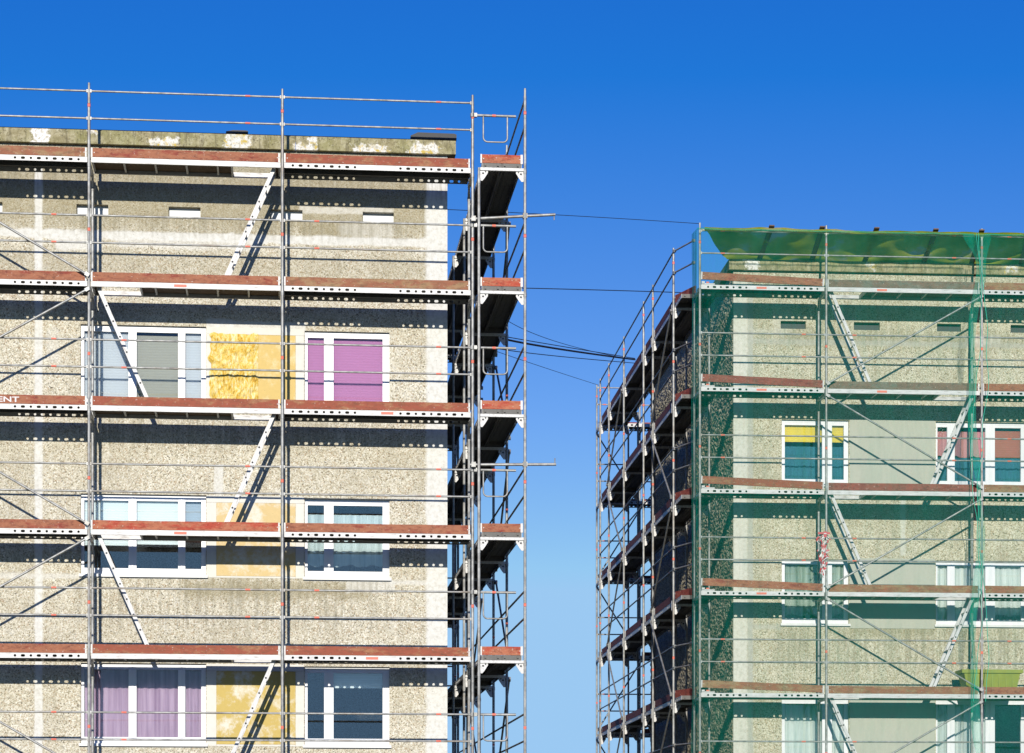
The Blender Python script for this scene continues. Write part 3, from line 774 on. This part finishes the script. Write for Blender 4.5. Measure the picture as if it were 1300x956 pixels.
# ================================================================== RIGHT BLOCK
YR = 45.85; WALL_R = YR+1.0
xr = [FR.X(888.5, YR), FR.X(1049, YR), FR.X(1246.5, YR)]
xr.append(xr[2]+3.07); xr.append(xr[3]+3.07)
usR = [x-xr[0] for x in xr]
DR = [FR.Z(890, 360.7, YR)-2.0*k for k in range(6)]
rf = thing('scaffold', FR, (xr[0], YR, 0), 'scaffold behind green netting across the front of the right block', 'scaffold', G_SCAF)
def toeR(b, k):
    if b == 0: return ['toe_red', 'toe_maroon', 'toe_orange', 'toe_red', 'toe_brown', 'toe_red'][k]
    if b == 1: return ['toe_grey', 'toe_grey', 'toe_maroon', 'toe_brown', 'toe_brown', 'toe_red'][k]
    return ['toe_brown', 'toe_red', 'toe_brown', 'toe_brown', 'toe_red', 'toe_red'][k]
build_run(rf, usR, DR, .73, FR.Z(889, 283, YR), .05, dict(
    deck=lambda b, k: (('left' if k % 2 == 0 else 'right') if b == 1 else 'steel'), toe=toeR,
    tilt=lambda b, k: ((.105, .01) if b == 0 else (0, 0)),
    rail_side=lambda b, k: (k+b) % 2,
    sticker=lambda b, k: {(0, 0): .49, (0, 1): .49, (0, 3): .49, (1, 0): .36, (1, 1): .36}.get((b, k)),
    braces=[(1, k, 1 if k % 2 == 0 else -1) for k in range(6)]+[(3, k, 1 if k % 2 == 0 else -1) for k in range(6)],
    ladders=[(1, k, 'left' if k % 2 == 0 else 'right') for k in range(5)]))
# top rail carrying the tarpaulin
b = MB(); ztr = FR.Z(960, 293, YR)
for i in range(4): b.cyl((usR[i]+.02, -.0, ztr), (usR[i+1]-.02, -.0, ztr), .0242, 10)
put(b.mesh('top_tube', [M['steel']]), 'top_tube', rf)
# gable scaffold of the right block.  Outer posts stand at the pixels seen in the photo
LO = (855-420)/62.65
def Yg(px): return F/((px-420)/LO)*FR.c/ (1.0) if False else None
def gable_Y(px, Xo):
    # frame depth Y at which the line X=Xo is seen at column px
    u = (px-CX)/F
    # X/Y = (s+u c)/(c-u s)
    return Xo*(FR.c-u*FR.s)/(FR.s+u*FR.c)
Y0g = FR.t(855, 47.6); 
XRo = None
# outer row X so that px 855 lies at scale 62.65
t855 = F/62.65; u = (855-CX)/F; XRo = t855*(FR.s+u*FR.c); y855 = t855*(FR.c-u*FR.s)
ys = [y855]+[gable_Y(px, XRo) for px in (826, 817, 792, 773, 762)]
ys[1] = ys[0]+3.07
yfar = ys[-1]
uR = [yfar-y for y in reversed(ys)]      # run-local x measured from the far end towards the camera
nR = len(uR)
uR.append(uR[-1]+(ys[0]-(YR+.73+.06)))   # short bay up to the front scaffold
rg = thing('scaffold', FR, (XRo, yfar, 0), 'tall shadowed scaffold receding along the left-hand end wall of the right block', 'scaffold', G_SCAF, R(-90))
ZRT = FR.Z(855, 315, y855)
build_run(rg, uR, DR, .73, ZRT, .05, dict(
    deck=lambda b, k: 'steel', toe=lambda b, k: 'toe_maroon' if b < nR-1 else None, no_inner=(nR,), no_outer=(nR,),
    no_rails=(nR-1,), braces=[(nR-2, k, 1 if k % 2 == 0 else -1) for k in range(6)]+[(1, k, 1 if k % 2 == 0 else -1) for k in range(6)],
    rail_side=lambda b, k: k % 2))
# pale node plates facing outwards beside each outer post of the gable run
b = MB()
pts = [(-.01, -.02), (-.125, -.02), (-.125, -.09), (-.085, -.19), (-.01, -.22)]
n = len(pts); vs = [(x, -.034, z) for x, z in pts]+[(x, -.028, z) for x, z in pts]
b.add(vs, [tuple(range(n)), tuple(range(2*n-1, n-1, -1))]+[(i, n+i, n+(i+1) % n, (i+1) % n) for i in range(n)])
b.cyl((-.065, -.037, -.08), (-.065, -.034, -.08), .022, 10, 1); b.cyl((-.055, -.037, -.15), (-.055, -.034, -.15), .016, 10, 1)
gm = b.mesh('node_plate', [M['alu'], M['dark']])
for i, x in enumerate(uR[:nR]):
    for z in DR: put(gm, 'node_plate', rg, (x, 0, z))
dx_ = xr[0]-XRo; Lx = uR[-1]-uR[nR-1]+.06
for z in DR:
    for h in (1.05, .61): put(rail_tube((0, 0, 0), (Lx-.03, dx_, 0), RG_, 'guardrail'), 'guardrail', rg, (uR[nR-1]+.02, 0, z+h))
    q = MB(); q.obox((.05, .04, .08), (Lx-.03, dx_+.03, .08), .03, .148); put(q.mesh('toe_board', [M['toe_maroon']]), 'toe_board', rg, (uR[nR-1], 0, z))
rr = thing('scaffold', FR, (XRo+4.2, yfar+.78, 0), 'scaffold behind the right block, its open left end standing against the sky', 'scaffold', G_SCAF, R(180))
build_run(rr, [0, 3.07, 4.2], DR, .73, ZRT, .05, dict(deck=lambda b, k: 'steel', toe=lambda b, k: 'toe_maroon',
    braces=[(1, k, 1 if k % 2 == 0 else -1) for k in range(6)]))

# ------------------------------------------------------------------ right building
XR = lambda px: FR.X(px, WALL_R)
ZR = lambda px, py: FR.Z(px, py, WALL_R)
CORN_R = XR(931); brx1 = XR(1300)+7
baseR = ((CORN_R+brx1)/2, WALL_R, 0)
br = thing('apartment_block', FR, baseR, 'right prefab block of pebble concrete behind green netting, pale plain panel between windows', 'building', G_BLD)
zt0 = ZR(1035, 533); zt1 = ZR(1035, 710); zb1 = ZR(1035, 796); pR = zt0-zt1; hR = zt1-zb1
rowsR = [(zt0-i*pR, zt0-i*pR-hR) for i in range(4)]
WR1 = (XR(992.5), XR(1077.5)); WR2 = (XR(1188), XR(1302)); 
holesR = []
for zt, zb in rowsR:
    holesR += [(WR1[0], WR1[1], zb, zt), (WR2[0], WR2[1], zb, zt), (WR2[0]+5.2, WR2[1]+5.2, zb, zt)]
wz1, wz0 = ZR(1007, 407.5), ZR(1007, 417.5)
ventsR = [(XR(a), XR(c), wz0, wz1) for a, c in ((991, 1023), (1084, 1117), (1189.5, 1220), (1283, 1316))]
ztopR = ZR(1000, 346)
def Q4(pxa, pxb, pya, pyb, *rest):
    cx = min(max((pxa+pxb)/2, 0), 1300)
    return (XR(pxa), XR(pxb), ZR(cx, pyb), ZR(cx, pya), *rest)
whitesR = [Q4(925, 949, 350, 1200, .04, .015, .95), Q4(1143, 1150, 628, 705, .04, .02, .75), Q4(955, 992, 418, 424, .05, .05, .4), Q4(955, 1400, 357, 361, .05, .03, .4),
           Q4(1225, 1270, 425, 436, .05, .06, .6), Q4(980, 1005, 385, 425, .08, .07, .4)]
greysR = [Q4(949, 956, 350, 1200, .03, .015, .8), Q4(931, 1500, 434, 441, .05, .03, .6), Q4(949, 992, 792, 800, .05, .03, .6)]
darksR = [Q4(990, 1400, 424, 444, .2, .3), Q4(1078, 1190, 795, 806, .1, .4)]
M['facadeR'] = facade_mat('pebble_concrete_right', baseR, whitesR, greysR, darksR, tint=(1.0, 1.0, .93), streaks=[Q4(985, 1310, 797, 850), Q4(985, 1310, 418, 436), Q4(935, 1310, 350, 372)])
b = wall_shell(CORN_R, brx1, WALL_R, WALL_R+12.2, 0, ztopR, holesR+ventsR, .13)
rn = random.Random(5); ny_, nz_ = 300, 380; vs = []
for j in range(nz_+1):
    for i in range(ny_+1):
        e = 0 if i in (0, ny_) or j in (0, nz_) else 1
        vs.append((CORN_R-.004-e*(.002+.026*rn.random()**1.6), WALL_R+.004+(12.19)*i/ny_+e*rn.uniform(-.015, .015), .01+(ztopR-.02)*j/nz_+e*rn.uniform(-.01, .01)))
b.add(vs, [(j*(ny_+1)+i, (j+1)*(ny_+1)+i, (j+1)*(ny_+1)+i+1, j*(ny_+1)+i+1) for j in range(nz_) for i in range(ny_)], 2)
put(b.mesh('wall', [M['facadeR'], M['inner'], M['facadeG']], baseR), 'wall', br)
qz1 = ZR(1000, 331.5)
patR = [(XR(946), XR(962), ztopR-.1, qz1, False), (XR(1098), XR(1110), qz1-.15, qz1-.02, True), (XR(1275), XR(1290), qz1-.15, qz1-.02, True)]
M['parapetR'] = parapet_mat('parapet_concrete_right', baseR, patR)
b = MB(); b.box(CORN_R-.10, brx1, WALL_R-.09, WALL_R+.25, ztopR+.02, qz1); b.box(CORN_R-.10, CORN_R+.25, WALL_R+.254, WALL_R+12.25, ztopR+.02, qz1)
put(b.mesh('parapet', [M['parapetR']], baseR), 'parapet', br)
b = MB(); b.box(CORN_R, brx1, WALL_R, WALL_R+12.2, ztopR+.002, ztopR+.018); put(b.mesh('roofing', [M['dark']], baseR), 'roofing', br)
for (a, c, d, e) in ventsR:
    b = MB(); b.box(a, c, WALL_R+.10, WALL_R+.11, d, e); put(b.mesh('vent_flap', [M['ventdark']], baseR), 'vent_flap', br)
M['plain'] = infill_mat('plain_infill_panel', (.50, .50, .41), False, 2.2)
for zt, zb in rowsR:
    b = MB(); b.box(WR1[1]+.02, WR2[0]-.02, WALL_R-.010, WALL_R-.001, zb-.02, zt+.03)
    put(b.mesh('infill_panel', [M['plain']], baseR), 'infill_panel', br)
for r, (zt, zb) in enumerate(rowsR):
    P = [(XR(997), XR(1044.5)), (XR(1057), XR(1072))]
    bk = [[(0, .68, 1, 'c_yellow'), (1, .68, 1, 'c_yellow'), (0, 0, .6, 'c_teal'), (1, 0, .6, 'c_teal')],
          [(0, .08, .95, 'c_green'), (1, .08, .95, 'c_green')], [(0, 0, 1, 'c_net'), (1, 0, 1, 'c_net')], [(0, 0, 1, 'c_white')]][r]
    window(br, FR, baseR, WALL_R, WR1[0], WR1[1], zb, zt, P, backs=bk, glass='glass')
    P = [(XR(1191), XR(1203.5)), (XR(1213), XR(1252)), (XR(1264), XR(1297))]
    bk = [[(0, .45, .9, 'c_pink'), (1, .45, .9, 'c_pink'), (2, .45, .92, 'c_rust'), (0, 0, .44, 'c_teal'), (1, 0, .44, 'c_teal'), (2, 0, .44, 'c_teal')],
          [(0, 0, 1, 'c_net'), (1, 0, 1, 'c_net'), (2, .1, 1, 'c_net')], [(0, 0, 1, 'c_net'), (1, 0, 1, 'c_net')], []][r]
    window(br, FR, baseR, WALL_R, WR2[0], WR2[1], zb, zt, P, backs=bk)
    window(br, FR, baseR, WALL_R, WR2[0]+5.2, WR2[1]+5.2, zb, zt, [(a+5.2, c+5.2) for a, c in P], backs=[(i, 0, 1, 'c_net') for i in range(3)])

# ------------------------------------------------------------------ netting
def net_mat(name, alpha, col, folds=6.0):
    m, nt = new_mat(name); k = NT(nt)
    t = k.n('ShaderNodeBsdfTransparent'); d = k.n('ShaderNodeBsdfDiffuse'); tl = k.n('ShaderNodeBsdfTranslucent')
    d.inputs[0].default_value = (*col, 1); tl.inputs[0].default_value = (*col, 1)
    m1 = k.n('ShaderNodeMixShader'); m1.inputs[0].default_value = .3; k.l(d.outputs[0], m1.inputs[1]); k.l(tl.outputs[0], m1.inputs[2])
    n = k.noise(1.3, 4, .6, vec=k.mapping((1.6, 1, .5))); n2 = k.noise(7, 3, .6, vec=k.mapping((2, 1, .3)))
    a = k.ramp(n, [(.3, alpha*.75), (.7, alpha*1.3)]); a = k.math('MULTIPLY', a, k.ramp(n2, [(.4, .9), (.75, 1.35)]))
    m2 = k.n('ShaderNodeMixShader'); k.l(a, m2.inputs[0]); k.l(t.outputs[0], m2.inputs[1]); k.l(m1.outputs[0], m2.inputs[2])
    o = k.n('ShaderNodeOutputMaterial'); k.l(m2.outputs[0], o.inputs[0]); return m
M['net'] = net_mat('green_safety_net', .145, (.0, .33, .215)); M['netd'] = net_mat('gathered_green_net', .32, (.0, .42, .27))
M['netf'] = net_mat('folded_green_net', .42, (.0, .34, .24)); M['rope'] = simple('green_rope', (.02, .40, .26), .8)
NY = YR-.16
ztn = FR.Z(960, 295, YR)
def net_thing(pxa, pxb, label, left_return=False, gather=False):
    xa, xb = FR.X(pxa, NY), (FR.X(pxb, NY) if pxb < 1400 else xr[4])
    base = (xa, NY, .3); 
    t = thing('safety_net', FR, base, label, 'safety net', 'green safety nets on the right scaffold')
    b = MB(); nx, nz = 60, 70
    vs = []
    for j in range(nz+1):
        z = .3+(ztn-.3)*j/nz
        for i in range(nx+1):
            x = xa+(xb-xa)*i/nx
            y = NY-.012+.010*math.sin(x*2.1+.4*math.sin(z))+.012*noise.noise((x*1.2, z*.6, 0))+.004*noise.noise((x*6, z*3, 4))
            vs.append((x, y, z))
    b.add(vs, [(j*(nx+1)+i, j*(nx+1)+i+1, (j+1)*(nx+1)+i+1, (j+1)*(nx+1)+i) for j in range(nz) for i in range(nx)], 0, True)
    put(b.mesh('net_sheet', [M['net']], base), 'net_sheet', t)
    # hem along the top tube
    h = MB(); pts = [(xa+(xb-xa)*i/40, NY-.02, ztn+.006*math.sin(i*1.7)) for i in range(41)]; h.tube(pts, .018, 6)
    put(h.mesh('hem', [M['netd']], base), 'hem', t)
    if left_return:
        r_ = MB(); vs = []; n1 = 12
        for j in range(nz+1):
            z = .3+(ztn-.3)*j/nz
            for i in range(n1+1):
                u = i/n1; vs.append((xa-.03*u+.025*noise.noise((z*.7, u, 1))*u+.012*math.sin(u*20+z), NY+.42*u, z))
        r_.add(vs, [(j*(n1+1)+i, j*(n1+1)+i+1, (j+1)*(n1+1)+i+1, (j+1)*(n1+1)+i) for j in range(nz) for i in range(n1)], 0, True)
        put(r_.mesh('side_fold', [M['netf']], base), 'side_fold', t)
    if gather:
        g = MB(); vs = []; n1 = 10
        for j in range(nz*2+1):
            z = .3+(ztn-.3)*j/(nz*2); q = (ztn-z)
            cx = FR.X(1239, NY)+.08*math.sin(q*1.3+.3)+.03*math.sin(q*3.1)-.10*math.exp(-((q-1.9)/.9)**2)+.04*noise.noise((z*.9, 3, 3))
            w = .05+.06*abs(math.sin(q*1.1+.5))+.25*math.exp(-(q/.35)**2)+.03*noise.noise((z*1.3, 9, 1))
            for i in range(n1+1):
                u = i/n1-.5; vs.append((cx+w*u*1.7, NY-.05+.02*math.sin(u*22+z), z))
        g.add(vs, [(j*(n1+1)+i, j*(n1+1)+i+1, (j+1)*(n1+1)+i+1, (j+1)*(n1+1)+i) for j in range(nz*2) for i in range(n1)], 0, True)
        put(g.mesh('gathered_edge', [M['netd']], base), 'gathered_edge', t)
        for s_ in range(2):
            ro = MB(); pts = []
            for j in range(80):
                q = j/79*9.2; z = ztn-q; x = FR.X(1238+8*s_, NY)+(.10-.2*s_)*math.sin(q*1.1+s_*2)+.05*noise.noise((q*1.5, s_, 2)); pts.append((x, NY-.09-.02*s_, z))
            ro.tube(pts, .006, 6); put(ro.mesh('lacing_cord', [M['rope']], base), 'lacing_cord', t)
    return t
net_thing(884.5, 1236, 'green mesh net over the left two bays of the right scaffold, gathered at its edge', True, True)
net_thing(1249, 2000, 'green mesh net at the right picture edge, right of the gathered fold', False, False)

# ------------------------------------------------------------------ tarpaulin over the right scaffold
def tarp_mat():
    m, nt = new_mat('yellow_green_tarpaulin'); k = NT(nt)
    n = k.noise(1.2, 4, .6, vec=k.mapping((1, 1, 1))); n2 = k.noise(9, 4)
    c = k.ramp(n, [(.32, (.38, .52, .03)), (.46, (.58, .68, .05)), (.55, (.80, .80, .08)), (.64, (.88, .85, .35))])  # bright yellow patches paint in sunlight coming through the sheet
    d = k.n('ShaderNodeBsdfPrincipled'); d.inputs['Roughness'].default_value = .4; tl = k.n('ShaderNodeBsdfTranslucent')
    k.l(c, d.inputs['Base Color']); k.l(c, tl.inputs[0])
    bp = k.n('ShaderNodeBump'); bp.inputs['Strength'].default_value = .5; bp.inputs['Distance'].default_value = .03; k.l(n2, bp.inputs['Height'])
    k.l(bp.outputs[0], d.inputs['Normal'])
    mx = k.n('ShaderNodeMixShader'); mx.inputs[0].default_value = .8
    k.l(d.outputs[0], mx.inputs[1]); k.l(tl.outputs[0], mx.inputs[2])
    o = k.n('ShaderNodeOutputMaterial'); k.l(mx.outputs[0], o.inputs[0]); return m
M['tarp'] = tarp_mat()
TY0, TY1 = YR-.03, WALL_R+.10
tz0, tz1 = ztr+.045, FR.Z(1000, 331, WALL_R)+.02
tb = (FR.X(895, YR), TY0, tz1)
tp = thing('tarpaulin', FR, tb, 'yellow green tarpaulin pitched from the top rail of the netted scaffold down to the parapet', 'tarpaulin')
b = MB(); nx, ny = 130, 14; vs = []
xe = xr[4]
for j in range(ny+1):
    v = j/ny
    for i in range(nx+1):
        xs_ = FR.X(894, YR)*(1-v)+XR(924)*v; x = xs_+(xe-xs_)*i/nx
        y = TY0+(TY1-TY0)*v; z = tz0+(tz1-tz0)*v
        z -= .07*math.sin(math.pi*v)*(.6+.8*noise.noise((x*1.1, 0, 0))) + .055*noise.noise((x*2.2, y*2.6, 1))*(1 if v > 0 else .3)
        if v == 1: z += .05*noise.noise((x*.8, 4, 4))-.02
        if v == 0: z += .012*noise.noise((x*4, 1, 1))+.035*noise.noise((x*1.1, 6, 1)); 
        vs.append((x, y, z))
# front flap rolled over the rail
fs = [(j*(nx+1)+i, j*(nx+1)+i+1, (j+1)*(nx+1)+i+1, (j+1)*(nx+1)+i) for j in range(ny) for i in range(nx)]
b.add(vs, fs, 0, True)
flap = []
for i in range(nx+1):
    x, y, z = vs[i]
    flap += [(x, y, z), (x, y-.035, z-.005+.006*noise.noise((x*5, 0, 7))), (x, y-.045, z-.055+.02*noise.noise((x*2.3, 2, 7)))]
b.add(flap, [(i*3+j, i*3+j+1, i*3+j+4, i*3+j+3) for i in range(nx) for j in range(2)], 0, True)
put(b.mesh('tarpaulin_sheet', [M['tarp']], tb), 'tarpaulin_sheet', tp)
for px0, px1 in ((979, 963), (1043, 1030), (1112, 1097), (1187, 1172), (1245, 1233), (1305, 1296)):
    q = MB(); p0 = Vector((FR.X(px0, TY0), TY0-.10, tz0+.035)); p1 = Vector((XR(px1), TY1-.05, tz1-.055))
    p0.z = tz0+.03
    q.obox(p0, p1+(p1-p0)*.02, .10, .028)
    q2 = [(v[0], v[1], v[2]) for v in q.v]; q.v = q2
    put(q.mesh('batten', [M['timber']], tb), 'batten', tp)

# ------------------------------------------------------------------ barrier tape knotted on a post
def tape():
    c = Vector(FR.P(1047, 700, YR-.09)); base = (c.x, c.y, FR.Z(1047, 735, YR))
    t = thing('barrier_tape', FR, base, 'crumpled bundle of red and white barrier tape tied to a netted scaffold post', 'tape')
    rnd = random.Random(3)
    zt = FR.Z(1047, 678, YR); zb = FR.Z(1047, 735, YR)
    for s_ in range(9):
        b = MB(); pts = []; n = 46; w = .04; ph = rnd.random()*6; amp = rnd.uniform(.03, .12)
        vs = []; 
        for i in range(n):
            u = i/(n-1); z = zt+.02-(zt-zb)*u*(.55+.45*rnd.random() if i < 0 else (.6+.05*s_ if s_ < 8 else 1)+.015*math.sin(i*1.3+s_))
            bulge = (.35+math.sin(min(1, u*1.15)*math.pi*2.2)**2)
            x = c.x-.02+amp*bulge*math.sin(u*9+ph)+.02*noise.noise((u*9, s_, 0)); y = c.y+.02*s_*.3+.04*math.cos(u*8+ph)
            a = u*14+ph*2; dx, dz = math.cos(a)*w/2, math.sin(a)*w/2
            vs += [(x-dx, y, z-dz), (x+dx, y+.01*math.sin(a), z+dz)]
        for i in range(n-1):
            b.add([vs[2*i], vs[2*i+1], vs[2*i+3], vs[2*i+2]], [(0, 1, 2, 3)], 0 if ((i//4)+s_) % 2 else 1)
        put(b.mesh('tape_strip', [M['tape_red'], M['tape_white']], base), 'tape_strip', t)
    b = MB(); zk = FR.Z(1047, 678, YR)     # the knot with its two ears
    b.box(c.x-.14, c.x+.10, c.y-.046, c.y-.038, zk-.022, zk+.018, 0); b.box(c.x-.03, c.x+.03, c.y-.052, c.y-.03, zk-.08, zk+.03, 0)
    b.box(c.x-.03, c.x+.025, c.y-.056, c.y-.053, zk-.02, zk+.0, 1)
    put(b.mesh('knot', [M['tape_red'], M['tape_white']], base), 'knot', t)
M['tape_red'] = simple('tape_red', (.55, .04, .06), .4, var=.25, scale=20); M['tape_white'] = simple('tape_white', (.62, .58, .56), .4)
tape()

# ------------------------------------------------------------------ green tub on the lowest visible deck
def tub():
    x0, x1 = FR.X(1218, YR+.3), FR.X(1295, YR+.3); z0 = DR[4]; z1 = FR.Z(1256, 850, YR+.12)
    base = ((x0+x1)/2, YR+.34, z0)
    b = MB(); y0, y1 = YR+.09, YR+.62; ins = .10
    def ring(x_, y_, z_): return [(x0+x_, y0+y_, z_), (x1-x_, y0+y_, z_), (x1-x_, y1-y_, z_), (x0+x_, y1-y_, z_)]
    lv = [ring(ins+.04, ins*.6, z0+.005), ring(.05, .03, z1-.075), ring(.0, .0, z1-.07), ring(0, 0, z1), ring(.03, .03, z1), ring(ins+.06, ins*.7, z0+.03)]
    vs = [p for r_ in lv for p in r_]
    fs = [(a*4+i, a*4+(i+1) % 4, (a+1)*4+(i+1) % 4, (a+1)*4+i) for a in range(len(lv)-1) for i in range(4)]+[(3, 2, 1, 0), (20, 21, 22, 23)]
    b.add(vs, fs)
    for i in range(7):
        x = x0+.2+i*(x1-x0-.4)/6; b.box(x-.012, x+.012, y0+.03, y0+.062, z0+.12, z1-.08)
    m = b.mesh('plastic_tub', [M['tub']], base); o = put(m, 'plastic_tub'); o.location = FR.w(base); o.rotation_euler = (0, 0, FR.th)
    tag(o, 'olive green plastic tub standing on the scaffold deck at the lower right edge', 'tub')
M['tub'] = simple('olive_green_plastic', (.24, .27, .02), .5, var=.2)
tub()

# ------------------------------------------------------------------ cables between the two blocks
M['cable'] = simple('cable_rubber', (.015, .015, .018), .6)
def cable(pts, r, label):
    """pts: (px, py, depth) seen from the photo's standpoint, made into a hanging line"""
    P = [Vector(((px-CX)/F*d, d, CAMZ+(YH-py)/F*d)) for px, py, d in pts]
    A = P[0]; b = MB(); out = []
    if len(P) == 3:   # quadratic through the middle point
        for i in range(41):
            t = i/40; l = lambda a, b_, c_: a*(1-t)*(1-2*t)+b_*4*t*(1-t)+c_*t*(2*t-1)
            out.append(Vector((l(P[0].x, P[1].x, P[2].x), l(P[0].y, P[1].y, P[2].y), l(P[0].z, P[1].z, P[2].z))))
    else: out = [P[0].lerp(P[1], i/20)-Vector((0, 0, .02*math.sin(math.pi*i/20))) for i in range(21)]
    b.tube(out, r, 6); me = b.mesh('overhead_cable', [M['cable']], A); o = put(me, 'overhead_cable', None, A)
    tag(o, label, 'cable', 'cables strung between the two blocks')
cable([(568, 266, 40.2), (728, 274, 43.5), (889, 284, 46.3)], .006, 'topmost thin cable meeting the top corner of the netted scaffold')
cable([(604, 364.5, 44.0), (735, 367.5, 46.5), (868, 371.5, 49.5)], .009, 'straight single cable strung at the height of the second deck')
cable([(634, 400, 46), (698, 431, 50), (790, 454, 56)], .006, 'sagging thin cable crossing just above the thick bundle')
cable([(634, 429, 46), (706, 442.5, 50), (806, 456.5, 57)], .021, 'thickest cable of the bundle between the blocks')
cable([(634, 426, 46.2), (706, 438.5, 50.2), (806, 455, 57.2)], .009, 'cable lying close above the thickest cable')
cable([(634, 443, 46), (706, 452, 50), (806, 461, 57)], .009, 'cable strung just below the thick bundle')
cable([(630, 446, 46), (698, 469, 52), (760, 489, 61)], .0055, 'lowest thin cable, ending at the far end of the right scaffold')

# ------------------------------------------------------------------ ground
g = MB(); g.add([(-900, -400, 0), (900, -400, 0), (900, 1500, 0), (-900, 1500, 0)], [(0, 1, 2, 3)])
m, nt = new_mat('worn_lawn'); k = NT(nt); n = k.noise(.35, 6, .6); n2 = k.noise(9, 4)
c = k.ramp(n, [(.35, (.05, .06, .025)), (.55, (.07, .08, .04)), (.7, (.12, .11, .08))]); k.out(c, .95, 0, bump=n2, bstr=.4, bdist=.03)
o = put(g.mesh('ground', [m]), 'ground'); o['kind'] = 'structure'

# ------------------------------------------------------------------ light, sky, camera
EL = math.atan(.36); AZ = R(0.3)      # light travels towards +Y, slightly to +X
d = Vector((math.sin(AZ), math.cos(AZ), -math.tan(EL))).normalized()
sun = bpy.data.lights.new('sun', 'SUN'); sun.energy = 5.0; sun.angle = R(.5); sun.color = (1.0, .95, .86)
so = bpy.data.objects.new('sun', sun); COL.objects.link(so); so.rotation_euler = d.to_track_quat('-Z', 'Y').to_euler(); so.location = (0, -20, 30)
w = bpy.data.worlds.new('World'); scene.world = w; w.use_nodes = True
nt = w.node_tree; nt.nodes.clear(); k = NT(nt)
sky = k.n('ShaderNodeTexSky', sky_type='NISHITA'); sky.sun_disc = False; sky.sun_elevation = EL
sky.sun_rotation = math.pi+AZ; sky.air_density = 1.05; sky.dust_density = 0; sky.ozone_density = 6
sp = k.n('ShaderNodeSeparateColor'); k.l(sky.outputs[0], sp.inputs[0])      # clear, dry, deep blue air
r_ = k.math('MULTIPLY', sp.outputs[0], .1); g_ = k.math('MULTIPLY', sp.outputs[1], .1); b_ = k.math('MULTIPLY', sp.outputs[2], .1)
r_ = k.math('MINIMUM', k.math('MAXIMUM', k.math('MULTIPLY_ADD', r_, 1.65, -.19), k.math('MULTIPLY', r_, .12)), .33)
g_ = k.math('MINIMUM', k.math('MULTIPLY', k.math('POWER', g_, 1.6), 1.42), .585)
b_ = k.math('MINIMUM', k.math('MULTIPLY', k.math('POWER', b_, .85), 1.1), .89)
gd = k.n('ShaderNodeCombineColor'); k.l(r_, gd.inputs[0]); k.l(g_, gd.inputs[1]); k.l(b_, gd.inputs[2])
bg = k.n('ShaderNodeBackground'); bg.inputs[1].default_value = .1
k.l(k.mix(1.0, gd.outputs[0], (10., 10., 10.), 'MULTIPLY'), bg.inputs[0]); ow = k.n('ShaderNodeOutputWorld'); k.l(bg.outputs[0], ow.inputs[0])

cam = bpy.data.cameras.new('camera'); cam.sensor_width = 36; cam.lens = F/1300*36
cam.shift_y = (YH-478)/1300; cam.clip_end = 4000; cam.clip_start = .1
co = bpy.data.objects.new('camera', cam); COL.objects.link(co); co.location = (0, 0, CAMZ); co.rotation_euler = (R(90), 0, 0)
scene.camera = co
vs_ = scene.view_settings; vs_.view_transform = 'Standard'; vs_.look = 'None'; vs_.exposure = 0; vs_.gamma = 1; vs_.use_curve_mapping = False
scene.cycles.max_bounces = 8; scene.cycles.transparent_max_bounces = 16; scene.cycles.diffuse_bounces = 1
